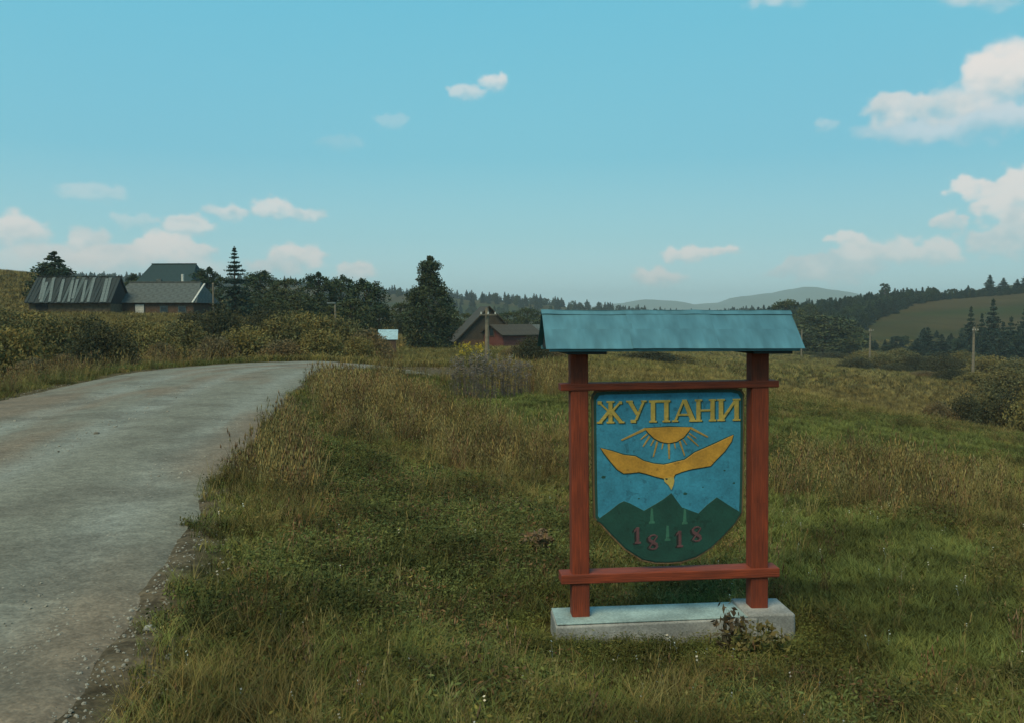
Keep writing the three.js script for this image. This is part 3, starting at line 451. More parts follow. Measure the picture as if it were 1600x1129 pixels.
function limb(pts, r0, r1, sides = 6) { const c = new THREE.CatmullRomCurve3(pts.map((p) => new THREE.Vector3(...p))), n = Math.max(3, pts.length * 2), g = new THREE.TubeGeometry(c, n, 1, sides, false), p = g.attributes.position, q = new THREE.Vector3(); for (let i = 0; i <= n; i++) { c.getPointAt(i / n, q); const r = mix(r0, r1, i / n); for (let k = 0; k <= sides; k++) { const o = i * (sides + 1) + k; p.setXYZ(o, q.x + (p.getX(o) - q.x) * r, q.y + (p.getY(o) - q.y) * r, q.z + (p.getZ(o) - q.z) * r); } } g.computeVertexNormals(); return g; }
const tintOf = (base, R, k = 0.45) => { const v = 1 + (R() - 0.5) * k * 2, w = (R() - 0.5) * 0.25; return [base[0] * v * (1 + w), base[1] * v, base[2] * v * (1 - w)]; };
const bark = std(srgb(92, 80, 66), { map: woodTile, roughness: 0.95 }), birchBark = std(srgb(206, 202, 192), { map: concTile, roughness: 0.9 });
const leafMat = new THREE.MeshPhysicalMaterial({ vertexColors: true, roughness: 0.9, specularIntensity: 0.3, side: THREE.DoubleSide });
// crown from a profile: radius as a function of height; clumps with gaps, limbs inside
function broadTree(seed, hgt, prof, base, o = {}) {
  const R = rng(seed), L = new Leaves(), wood = [], { clumps = 60, per = 60, size = 0.34, bare = 0.12, lean = 0 } = o;
  wood.push(limb([[0, -0.5, 0], [0.05 * hgt * lean, hgt * 0.3, 0], [0.02 * hgt, hgt * 0.6, 0.01 * hgt], [0, hgt * 0.93, 0]], hgt * 0.026, hgt * 0.005));
  for (let k = 0; k < clumps; k++) {
    let t, r; do { t = bare + (1 - bare) * R(); r = prof(t); } while (R() > 0.25 + r / o.rmax);
    const a = R() * 6.283, rr = r * Math.sqrt(mix(0.15, 1, R())) * mix(0.8, 1.12, R()), cx = Math.cos(a) * rr, cz = Math.sin(a) * rr, cy = t * hgt + (R() - 0.5) * 0.04 * hgt, cr = Math.min(r * (t > 0.7 ? 0.5 : 1), mix(0.3, 0.52, R()) * o.rmax * 0.72) * mix(0.75, 1.15, R()) + 0.12 * size;
    if (k % 3 === 0) wood.push(limb([[0, Math.max(0.1, cy - rr * 0.8 - 0.1 * hgt), 0], [cx * 0.5, cy - rr * 0.3, cz * 0.5], [cx * 0.9, cy, cz * 0.9]], hgt * 0.008, hgt * 0.002, 4));
    const tone = tintOf(base, R, 0.22);
    for (let q = 0; q < per; q++) { const u = R() * 2 - 1, b = R() * 6.283, s = Math.pow(R(), t > 0.7 ? 0.7 : 0.28) * cr * (t > 0.7 && o.ragged ? 1.7 : 1), m = Math.sqrt(1 - u * u) * s, l = size * mix(0.7, 1.35, R()); L.leaf(cx + Math.cos(b) * m, cy + u * s * 0.8, cz + Math.sin(b) * m, l, l * 0.62, R, tintOf(tone, R, 0.18)); }
  }
  return { wood: mergeGeometries(wood), crown: L.geo() };
}
function spruce(seed, hgt, width, base, o = {}) {
  const R = rng(seed), L = new Leaves(), wood = [limb([[0, -0.5, 0], [0.02 * hgt, hgt * 0.4, 0], [0, hgt * 0.98, 0]], hgt * 0.02, hgt * 0.003)], tiers = o.tiers ?? 22, low = o.low ?? 0.03;
  for (let t = 0; t < tiers; t++) {
    const f = clamp((t + (R() - 0.5) * 0.9) / (tiers - 1)), y = hgt * mix(low, 0.97, Math.pow(f, 0.92)), rad = width / 2 * (Math.pow(1 - f, 0.85) + 0.02) * mix(0.75, 1.2, R()), n = Math.round(mix(13, 5, f));
    for (let b = 0; b < n; b++) {
      const a = b / n * 6.283 + R() * 1.2 + t, len = rad * mix(0.55, 1.22, R()), droop = mix(0.5, -0.1, f), tone = tintOf(base, R, 0.25), steps = Math.max(4, Math.round(len / (hgt * 0.018)));
      for (let s = 0; s < steps; s++) { const q = (s + R()) / steps, x = Math.cos(a) * len * q, z = Math.sin(a) * len * q, yy = y - droop * len * q + 0.12 * len * q * q, l = hgt * mix(0.068, 0.04, f) * mix(0.7, 1.2, R()) * (o.spray ?? 1); for (let k = 0; k < 4; k++) L.leaf(x + (R() - 0.5) * l * 0.7, yy + (R() - 0.6) * l * 0.5, z + (R() - 0.5) * l * 0.7, l, l * 0.42, R, tintOf(tone, R, 0.3), -0.3); }
    }
  }
  for (let k = 0; k < 10; k++) L.leaf(0, hgt * mix(0.93, 1, R()), 0, hgt * 0.035, hgt * 0.012, R, tintOf(base, R, 0.2), 1.2);
  return { wood: mergeGeometries(wood), crown: L.geo() };
}
function bushGeo(seed, base, o = {}) {   // unit bush: 1 high, 1.5 wide, rounded lobes of leaves carried by fanning stems
  const R = rng(seed), L = new Leaves(), wood = [], n = o.lobes ?? 15, size = o.size ?? 0.055;
  for (let k = 0; k < n; k++) {
    const a = k * 2.4 + R() * 0.8, s = Math.sqrt((k + 0.4) / n), tx = Math.cos(a) * s * 0.56, tz = Math.sin(a) * s * 0.56, r = mix(0.2, 0.3, R()), ty = Math.max(0.16, (1 - s * s * 0.72) * mix(0.82, 1.02, R()) - r * 0.8), tone = tintOf(base, R, 0.16);
    for (let m = 0; m < 3; m++) wood.push(limb([[tx * 0.15 + (R() - 0.5) * 0.08, -0.12, tz * 0.15 + (R() - 0.5) * 0.08], [tx * 0.6, ty * 0.5, tz * 0.6], [tx + (R() - 0.5) * r, ty + r * 0.6, tz + (R() - 0.5) * r]], 0.01, 0.003, 4));
    for (let q = 0; q < (o.per ?? 520); q++) { const u = R() * 2 - 1, b = R() * 6.283, f = r * (R() < 0.12 ? mix(1, 1.3, R()) : Math.pow(R(), 0.3)), m = Math.sqrt(1 - u * u) * f, l = size * mix(0.6, 1.3, R()); L.leaf(tx + Math.cos(b) * m * 1.1, Math.max(0.01, ty + u * f * 0.95), tz + Math.sin(b) * m * 1.1, l, l * 0.45, R, tintOf(tone, R, 0.16), 0.4); }
    for (let q = 0; q < 60; q++) { const f = R(), l = size; L.leaf(tx * (0.3 + 0.7 * f) + (R() - 0.5) * 0.2, 0.02 + ty * f, tz * (0.3 + 0.7 * f) + (R() - 0.5) * 0.2, l, l * 0.45, R, tintOf(tone, R, 0.16), 0.4); }
  }
  return { wood: mergeGeometries(wood), crown: L.geo() };
}
const roundProf = (R) => (t) => R * Math.sqrt(Math.max(0, 1 - Math.pow((t - 0.56) / 0.46, 2)));
const LEAF = { dark: [0.044, 0.066, 0.032], dusk: [0.054, 0.056, 0.028], mid: [0.066, 0.080, 0.034], olive: [0.165, 0.142, 0.050], brown: [0.165, 0.122, 0.058], spruce: [0.032, 0.054, 0.038], birch: [0.05, 0.066, 0.032], willow: [0.128, 0.116, 0.046] };
const PROTO = {
  roundA: { h: 8, w: 5.6, ...broadTree(301, 8, roundProf(2.5), LEAF.dark, { rmax: 2.5, clumps: 100, per: 62, size: 0.28 }) },
  roundB: { h: 8, w: 6.2, ...broadTree(302, 8, (t) => 2.8 * Math.sqrt(Math.max(0, 1 - Math.pow((t - 0.5) / 0.52, 2))), LEAF.mid, { rmax: 2.8, clumps: 106, per: 60, size: 0.28 }) },
  pear: { h: 8, w: 5, ...broadTree(303, 8, (t) => 2.5 * Math.pow(Math.max(0, 1 - t), 0.95) * Math.min(1, t * 6), LEAF.dark, { rmax: 2.4, clumps: 110, per: 74, size: 0.28 }) },
  birch: { h: 11, w: 6.6, ...broadTree(304, 11, (t) => t < 0.12 ? 2.0 + t * 6 : t < 0.56 ? 2.9 - (t - 0.3) * (t - 0.3) * 3 : t < 0.7 ? mix(2.6, 1.0, (t - 0.56) / 0.14) : t < 0.9 ? 0.95 : mix(0.95, 0.05, (t - 0.9) / 0.1), LEAF.birch, { rmax: 3.0, clumps: 250, per: 76, size: 0.26, bare: 0.04, ragged: true }) },
  lone: { h: 8, w: 4.6, ...broadTree(305, 8, (t) => t < 0.3 ? 0.3 : 2.0 * Math.sqrt(Math.max(0, 1 - Math.pow((t - 0.68) / 0.4, 2))), LEAF.dark, { rmax: 2.0, clumps: 34, per: 50, size: 0.45, bare: 0.3 }) },
  spruceA: { h: 10, w: 4.4, ...spruce(311, 10, 4.4, LEAF.spruce) }, spruceB: { h: 10, w: 5.2, ...spruce(312, 10, 5.2, LEAF.spruce, { tiers: 20, spray: 1.2 }) }, spruceTall: { h: 10, w: 5.4, ...spruce(313, 10, 5.4, LEAF.spruce, { tiers: 20, spray: 0.85 }) },
  bushOlive: { h: 1, w: 1.5, ...bushGeo(321, LEAF.olive) }, bushDark: { h: 1, w: 1.5, ...bushGeo(322, LEAF.dusk) }, bushWillow: { h: 1, w: 1.5, ...bushGeo(323, LEAF.willow, { lobes: 18 }) }, bushBrown: { h: 1, w: 1.5, ...bushGeo(324, LEAF.brown) },
};
let spin = 0;
function plant(proto, name, label, category, px, d, topPy, widthPx, group, woodMat = bark) {
  const P = PROTO[proto], [x, y, z] = stand(px, d), h = Math.max(0.4, heightAt(topPy, d) - y), w = widthPx / FOCAL * d, g = thing(name, label, category, [x, y - 0.03, z], (spin += 2.4), group);
  g.scale.set(w / P.w, h / P.h, w / P.w); mesh(category === 'bush' ? 'stems' : 'trunk', P.wood, woodMat, g); mesh(category === 'bush' ? 'foliage' : 'crown', P.crown, leafMat, g); return g;
}
// single trees of the village and the left bank
plant('pear', 'pointed_tree', 'pointed dark green tree rising behind the plank barn', 'tree', 88, 122, 390, 96);
plant('spruceTall', 'spruce_tree', 'slender dark spruce standing alone right of the grey cottage', 'tree', 368, 98, 385, 66);
plant('birch', 'birch_tree', 'tall dense dark birch with narrow top beside the pale roofed hut', 'tree', 672, 102, 402, 92, undefined, birchBark);
const ROW = 'lower leafy tree in front of the row of domed trees';
for (const [px, d, t, w, k, label] of [[326, 120, 420, 60, 0, 'round dark tree rising behind the far end of the grey cottage'], [300, 140, 430, 40, 0, 'small dark tree just behind the dark teal roof'], [214, 134, 430, 46, 0, 'dark tree between the plank barn and the dark teal roof'], [408, 122, 425, 74, 0, 'domed dark tree standing right next to the slender spruce'], [446, 116, 437, 70, 1, 'mid green tree, second in the row of domed trees counting from the spruce'], [498, 120, 428, 64, 0, 'tall domed tree, third in the row counting from the spruce'], [533, 122, 432, 54, 0, 'domed tree, fourth in the row counting from the spruce'], [572, 114, 438, 78, 0, 'large domed tree at the birch end of the row of trees'], [470, 106, 462, 66, 1, ROW], [548, 100, 468, 74, 1, ROW], [428, 102, 466, 64, 1, ROW], [520, 98, 478, 58, 1, ROW], [592, 106, 474, 56, 0, ROW], [390, 108, 456, 56, 1, ROW]])
  plant(k ? 'roundB' : 'roundA', 'round_tree', label, 'tree', px, d, t, w, 'round trees of the village');
const AMONG = 'dark leafy tree between the brown gabled house and the sign roof';
for (const [px, d, t, w, label] of [[626, 140, 474, 50, 'leafy tree between the domed row and the tall birch'], [704, 124, 486, 48, 'low tree at the foot of the tall birch beside the brown house'], [736, 150, 490, 50, 'dark tree peeping out behind the brown gabled house'], [792, 176, 488, 54, AMONG], [824, 186, 482, 60, AMONG], [858, 200, 492, 60, AMONG], [775, 165, 494, 40, AMONG]])
  plant('roundB', 'village_tree', label, 'tree', px, d, t, w, 'trees among the village houses');
// bushes on the left bank
const BANK = { Olive: 'olive bush between the grassy hill and the large dark round bush', Willow: 'grey green willow bush on the bank above the far road edge', Dark: 'dark green bush on the bank below the cottages', Brown: 'low brownish shrub on the bank by the far road edge' };
for (const [px, d, t, w, k, label] of [[-70, 37, 474, 190, 'Olive', 'largest olive bush on the bank at the foot of the grassy hill'], [14, 39, 500, 130, 'Olive'], [70, 46, 486, 120, 'Willow', 'grey green willow bush between the grassy hill and the large dark bush'], [160, 42.5, 494, 128, 'Dark', 'large dark round bush at the roadside below the plank barn'], [234, 52, 498, 110, 'Olive', 'olive bush next to the large dark round bush, below the cottage door'], [284, 57, 494, 116, 'Willow', 'grey green willow bush below the grey cottage windows'], [350, 64, 472, 116, 'Dark', 'dark spreading bush below the slender spruce'], [386, 52, 503, 124, 'Olive', 'olive bush at the road bend below the slender spruce'], [334, 50, 515, 92, 'Brown', 'low brown shrub at the bend below the slender spruce'], [436, 56, 484, 124, 'Willow', 'grey green willow bush at the bend below the domed trees'], [482, 58, 481, 120, 'Olive', 'tall olive bush just below the lamp post'], [528, 58, 486, 122, 'Willow', 'tall rounded willow bush beside the lamp post'], [574, 56, 502, 90, 'Brown', 'brown shrub between the lamp post and the pale roofed hut'], [500, 51, 508, 116, 'Olive', 'olive bush at the far road edge where the road bends away'], [596, 60, 518, 52, 'Brown', 'low brown shrub next to the pale roofed hut'], [122, 64, 490, 120, 'Willow', 'grey green willow bush just below the plank barn'], [204, 68, 494, 110, 'Olive', 'olive bush directly below the corner between plank barn and cottage'], [44, 62, 482, 150, 'Olive'], [302, 78, 484, 80, 'Dark', 'dark bush right against the cottage wall'], [416, 74, 476, 96, 'Dark', 'dark bush below the domed tree next to the spruce'], [462, 70, 478, 104, 'Willow', 'willow bush behind the tall olive bush by the lamp post'], [-20, 58, 470, 150, 'Willow', 'willow bush on the foot of the grassy hill'], [100, 40, 545, 66, 'Brown', 'low brown shrub in front of the large dark round bush'], [50, 36, 552, 80, 'Brown', 'low brown shrub by the road edge below the grassy hill'], [252, 46, 526, 70, 'Brown', 'low brown shrub by the road below the grey cottage'], [442, 50, 522, 94, 'Brown', 'low brown shrub by the road edge at the bend'], [560, 53, 520, 80, 'Olive', 'olive bush beside the pale roofed hut']])
  plant('bush' + k, { Olive: 'olive_bush', Willow: 'willow_bush', Dark: 'dark_bush', Brown: 'brown_bush' }[k], label ?? BANK[k], 'bush', px, d, t, w, 'bushes on the bank across the road');
// bushes about the sign's background and down in the valley
for (const [px, d, t, w, k, label] of [[832, 66, 522, 74, 'Dark', 'dark round bush beside the left end of the sign roof'], [806, 74, 536, 54, 'Brown', 'brownish bush below the small red house'], [862, 72, 540, 54, 'Brown', 'brown bush behind the left post of the sign'], [1012, 84, 546, 120, 'Dark', 'large dark bush seen between the posts under the sign roof'], [945, 92, 549, 70, 'Olive', 'small olive bush seen between the posts next to the large dark one'], [1062, 100, 551, 70, 'Olive', 'olive bush on the far side of the large dark bush between the posts']])
  plant('bush' + k, 'field_bush', label, 'bush', px, d, t, w, 'bushes in the field behind the sign');
const HEDGE = { Dark: 'dark rounded bush in the hedgerow along the valley floor', Willow: 'grey green rounded bush in the hedgerow along the valley floor', Olive: 'olive rounded bush in the hedgerow along the valley floor', Brown: 'small brown bush at the field edge of the valley hedgerow' };
for (const [px, d, t, w, k, label] of [[1338, 142, 556, 64, 'Dark', 'dark mound shaped bush beside the pole at the foot of the brown slope'], [1384, 152, 549, 76, 'Willow'], [1430, 150, 552, 76, 'Dark'], [1474, 142, 549, 84, 'Dark'], [1508, 152, 545, 70, 'Willow'], [1552, 132, 552, 104, 'Olive'], [1596, 126, 556, 96, 'Willow'], [1580, 96, 568, 104, 'Willow'], [1532, 108, 578, 86, 'Olive'], [1410, 170, 542, 70, 'Willow'], [1355, 175, 546, 70, 'Olive'], [1300, 200, 548, 70, 'Dark'], [1650, 110, 558, 110, 'Olive'], [1445, 118, 576, 56, 'Brown'], [1294, 150, 578, 26, 'Brown'], [1490, 112, 572, 70, 'Dark'], [1400, 140, 566, 60, 'Dark']])
  plant('bush' + k, 'valley_bush', label ?? HEDGE[k], 'bush', px, d, t, w, 'hedgerow bushes in the valley');
for (const [px, d, t, w, k] of [[1470, 56, 616, 70, 'Brown'], [1508, 60, 611, 84, 'Dark'], [1572, 52, 606, 116, 'Dark'], [1622, 50, 598, 106, 'Olive'], [1544, 66, 607, 76, 'Willow'], [1690, 46, 600, 140, 'Olive']])
  plant('bush' + k, 'slope_bush', { Brown: 'brown scrubby bush just below the green brow on the slope', Dark: 'dark scrubby bush just below the green brow on the slope', Olive: 'olive scrubby bush just below the green brow on the slope', Willow: 'grey green scrubby bush just below the green brow on the slope' }[k], 'bush', px, d, t, w, 'bushes below the green brow');
// trees right of the sign
for (const [px, d, t, w] of [[1226, 262, 470, 66], [1264, 300, 476, 42], [1290, 225, 494, 118], [1246, 250, 498, 70], [1328, 240, 510, 60], [1202, 280, 486, 60], [1160, 300, 496, 60]])
  plant('roundB', 'valley_tree', px === 1290 ? 'largest broad leafy tree just beyond the end of the sign roof' : px === 1226 ? 'dark tree top rising above the end of the sign roof ridge' : 'dark leafy tree in the clump behind the end of the sign roof', 'tree', px, d, t, w, 'leafy trees at the head of the valley');
plant('lone', 'lone_tree', 'lone tall tree standing up from the wooded ridge', 'tree', 1382, 452, 442, 20);
for (const [px, t, w] of [[1545, 429, 26], [1566, 434, 26], [1588, 436, 22], [1601, 426, 26], [1640, 425, 28], [1440, 454, 18], [1452, 457, 16], [1466, 455, 18], [1426, 461, 16], [1411, 462, 16], [1474, 458, 16]])
  plant('spruceB', 'ridge_spruce', px > 1500 ? 'tall dark spruce on the higher skyline of the right hill' : 'small dark spruce on the skyline beside the lone tall tree', 'tree', px, 440 + (px % 7) * 3, t, w, 'spruces along the hill skyline');
for (const [px, d, t, w] of [[1517, 232, 478, 34], [1534, 226, 488, 30], [1551, 235, 466, 46], [1580, 220, 494, 38], [1602, 224, 474, 44], [1568, 214, 502, 38], [1592, 205, 508, 40], [1450, 240, 511, 40], [1472, 236, 522, 44], [1434, 236, 528, 34], [1628, 220, 482, 44], [1502, 215, 520, 36], [1338, 300, 492, 26], [1540, 212, 516, 40]])
  plant('spruceA', 'slope_spruce', px < 1480 ? 'small spruce at the foot of the tan slope between the poles' : 'tall dark spruce in the dense group on the lower hillside', 'tree', px, d, t, w, 'spruces on the lower right hillside');
// ------------------------------------------------------------------ woods too far off to count
const dummy = new THREE.Object3D();
function wood(name, label, proto, spots, mat = leafMat) {
  const im = new THREE.InstancedMesh(proto, mat, spots.length), c = new THREE.Color(), R = rng(spots.length);
  spots.forEach(([x, y, z, sx, sy, t], i) => { dummy.position.set(x, y, z); dummy.scale.set(sx, sy, sx); dummy.rotation.set(0, R() * 6.28, 0); dummy.updateMatrix(); im.setMatrixAt(i, dummy.matrix); const v = mix(0.75, 1.3, R()); im.setColorAt(i, c.setRGB(v, v, v)); });
  im.name = name; im.castShadow = im.receiveShadow = true; im.userData = { kind: 'stuff', label, category: 'wood' }; scene.add(im);
}
{
  const R = rng(900), con = [], dec = [];
  const add = (px, d, h, w) => { const x = across(px, d), s = [x, ground(x, -d) - 0.2, -d, w / (R() < 0.5 ? 4.6 : 5.2), h / 10]; (R() < 0.6 ? con : dec).push(R() < 0.5 ? s : [s[0], s[1], s[2], s[3], s[4] * 0.9]); };
  for (let k = 0; k < 1300; k++) { const px = mix(1170, 1520, R()), d = mix(300, 472, R()), low = mix(300, 462, sstep(1290, 1500, px)) + 40 * (fbm(px / 25, 2, 3, 7) - 0.5); if (d > low) add(px, d, mix(4, 8.5, R()), mix(3.4, 5.6, R())); }
  for (let k = 0; k < 160; k++) { const px = mix(1480, 1680, R()), d = mix(440, 470, R()); add(px, d, mix(2, 5, R()), mix(2.4, 4, R())); }
  for (let k = 0; k < 60; k++) { const px = mix(1330, 1520, R()), d = mix(245, 300, R()); if (fbm(px / 30, d / 20, 3, 8) > 0.5) add(px, d, mix(2, 5, R()), mix(2.5, 4, R())); }
  wood('hillside_spruce_wood', 'dark conifer wood covering the right hillside', PROTO.spruceB.crown, con); wood('hillside_leafy_wood', 'dark leafy wood mixed into the right hillside', PROTO.roundA.crown, dec);
  const far = [], far2 = [];
  for (let k = 0; k < 2200; k++) { const px = mix(-120, 1180, R()), d = mix(640, 985, R()), crest = d > 840, n = fbm(px / 45, d / 60, 4, 12); const dense = px > 745 ? 0.46 : px < 230 ? 0.36 : 0.56; if (crest ? n > 0.30 : n > dense) { const x = across(px, d), h = mix(6, 11, R()); (R() < 0.65 ? far : far2).push([x, ground(x, -d) - 0.3, -d, h * 0.11, h / 10]); } }
  wood('far_spruce_wood', 'hazy conifer wood along the far ridge', PROTO.spruceB.crown, far); wood('far_leafy_wood', 'hazy leafy wood along the far ridge', PROTO.roundA.crown, far2);
}
// ------------------------------------------------------------------ far mountains
{
  const D = 4400, prof = [[500, 492], [780, 490], [900, 482], [960, 475], [1010, 468], [1045, 470], [1080, 476], [1120, 473], [1160, 463], [1205, 458], [1235, 452], [1258, 448], [1282, 452], [1330, 461], [1380, 468], [1460, 478], [1700, 486], [2100, 492]];
  const pos = [], idx = [], cols = 180, rows = 14; 
  for (let i = 0; i <= cols; i++) { const px = mix(500, 2100, i / cols); let k = 0; while (k < prof.length - 2 && px > prof[k + 1][0]) k++; const t = sstep(prof[k][0], prof[k + 1][0], px), py = mix(prof[k][1], prof[k + 1][1], t) + 1.6 * (fbm(px / 14, 1, 4, 15) - 0.5);
    for (let j = 0; j <= rows; j++) { const f = j / rows, d = D + (f - 0.5) * 1700, s = Math.pow(Math.sin(f * Math.PI), 0.8), y = mix(-60, heightAt(py, D), s) + s * (1 - s) * 160 * (fbm(px / 30, f * 6, 4, 16) - 0.5); pos.push((px - 800) / FOCAL * D, y, -d); if (i && j) { const a = i * (rows + 1) + j; idx.push(a, a - 1, a - rows - 1, a - 1, a - rows - 2, a - rows - 1); } } }
  const g = new THREE.BufferGeometry(); g.setAttribute('position', new THREE.Float32BufferAttribute(pos, 3)); g.setIndex(idx); g.computeVertexNormals();
  structure(mesh('mountains', g, std(srgb(76, 84, 48)), scene), 'hazy blue mountains on the horizon');
}
// ------------------------------------------------------------------ grass, weeds and stones
function tuft(seed, o) {   // blades fanning from one root
  const R = rng(seed), p = [], n = [], idx = [];
  for (let k = 0; k < o.n; k++) {
    const a = R() * 6.283, br = Math.sqrt(R()) * o.spread, bxx = Math.cos(a * 1.7) * br, bz = Math.sin(a * 1.7) * br, h = o.h * mix(0.5, 1.1, R()), bend = o.bend * mix(0.4, 1.3, R()) * h, w = o.w * mix(0.7, 1.2, R()), sx = -Math.sin(a) * w / 2, sz = Math.cos(a) * w / 2, S = o.seg ?? 3, at = p.length / 3;
    for (let s = 0; s <= S; s++) { const f = s / S, x = bxx + Math.cos(a) * bend * f * f, z = bz + Math.sin(a) * bend * f * f, y = h * (f - 0.12 * o.bend * f * f) - 0.015, q = s === S ? 0.12 : 1 - f * 0.55, nx = Math.cos(a), nz = Math.sin(a); p.push(x - sx * q, y, z - sz * q, x + sx * q, y, z + sz * q); n.push(-nx * 0.5, 0.86, -nz * 0.5, -nx * 0.5, 0.86, -nz * 0.5); if (s) { const b = at + s * 2; idx.push(b - 2, b - 1, b, b - 1, b + 1, b); } }
    if (o.head && R() < o.head) {   // seed head
      const x = bxx + Math.cos(a) * bend, z = bz + Math.sin(a) * bend, y = h * (1 - 0.12 * o.bend), r = o.w * 1.5, l = h * 0.2, b = p.length / 3; for (let m = 0; m < 4; m++) { const t = m * 1.571 + a; p.push(x + Math.cos(t) * r, y, z + Math.sin(t) * r); n.push(Math.cos(t), 0.3, Math.sin(t)); } p.push(x, y + l * 0.6, z, x, y - l * 0.4, z); n.push(0, 1, 0, 0, -1, 0); for (let m = 0; m < 4; m++) idx.push(b + m, b + (m + 1) % 4, b + 4, b + (m + 1) % 4, b + m, b + 5);
    }
  }
  const g = new THREE.BufferGeometry(); g.setAttribute('position', new THREE.Float32BufferAttribute(p, 3)); g.setIndex(idx); g.computeVertexNormals(); return g;
}
function forb(seed, o) {   // broad leaves on short stalks
  const R = rng(seed), L = new Leaves(); for (let k = 0; k < o.n; k++) { const a = R() * 6.283, r = Math.sqrt(R()) * o.spread, h = o.h * mix(0.25, 1, R()), l = o.l * mix(0.6, 1.2, R()); L.leaf(Math.cos(a) * r, h, Math.sin(a) * r, l, l * o.wide, R, [1, 1, 1], 0.2); if (k % 4 === 0) { const w = 0.003; L.tri([Math.cos(a) * r * 0.3 - w, -0.02, Math.sin(a) * r * 0.3], [Math.cos(a) * r * 0.3 + w, -0.02, Math.sin(a) * r * 0.3], [Math.cos(a) * r, h, Math.sin(a) * r], [0, 0.5, 0.86], [1, 1, 1]); } }
  const g = L.geo(); g.deleteAttribute('color'); g.computeVertexNormals(); return g;
}
const grassMat = new THREE.MeshPhysicalMaterial({ roughness: 0.9, specularIntensity: 0.3, side: THREE.DoubleSide });
const KIND = {};
function kind(name, label, geos) { KIND[name] = { label, geos, spots: geos.map(() => []) }; }
kind('short_grass', 'short green meadow grass around the sign', [tuft(1, { n: 22, h: 0.11, w: 0.006, spread: 0.09, bend: 0.8 }), tuft(2, { n: 24, h: 0.14, w: 0.007, spread: 0.11, bend: 0.9 })]);
kind('meadow_grass', 'loose mixed meadow grass beside the road', [tuft(3, { n: 18, h: 0.16, w: 0.006, spread: 0.08, bend: 0.9 }), tuft(4, { n: 18, h: 0.21, w: 0.006, spread: 0.1, bend: 1.0 })]);
kind('dry_grass', 'dry straw coloured grass in patches', [tuft(5, { n: 16, h: 0.24, w: 0.005, spread: 0.08, bend: 0.9 }), tuft(6, { n: 16, h: 0.3, w: 0.005, spread: 0.1, bend: 0.8 })]);
kind('tall_grass', 'tall brownish grass with seed heads along the road edge', [tuft(7, { n: 13, h: 0.46, w: 0.006, spread: 0.09, bend: 0.45, head: 0.2, seg: 4 }), tuft(8, { n: 13, h: 0.58, w: 0.006, spread: 0.11, bend: 0.45, head: 0.3, seg: 4 })]);
kind('weeds', 'low broad leaved weeds in the dark patches', [forb(9, { n: 46, h: 0.13, spread: 0.13, l: 0.03, wide: 0.55 }), forb(10, { n: 40, h: 0.2, spread: 0.12, l: 0.045, wide: 0.26 })]);
kind('white_flowers', 'small white wild flowers scattered in the grass', [forb(11, { n: 3, h: 0.2, spread: 0.05, l: 0.02, wide: 0.8 })]);
kind('coarse_grass', 'grass of the farther field', [tuft(12, { n: 12, h: 0.35, w: 0.03, spread: 0.3, bend: 0.7, seg: 2 }), tuft(13, { n: 12, h: 0.45, w: 0.03, spread: 0.35, bend: 0.8, seg: 2 })]);
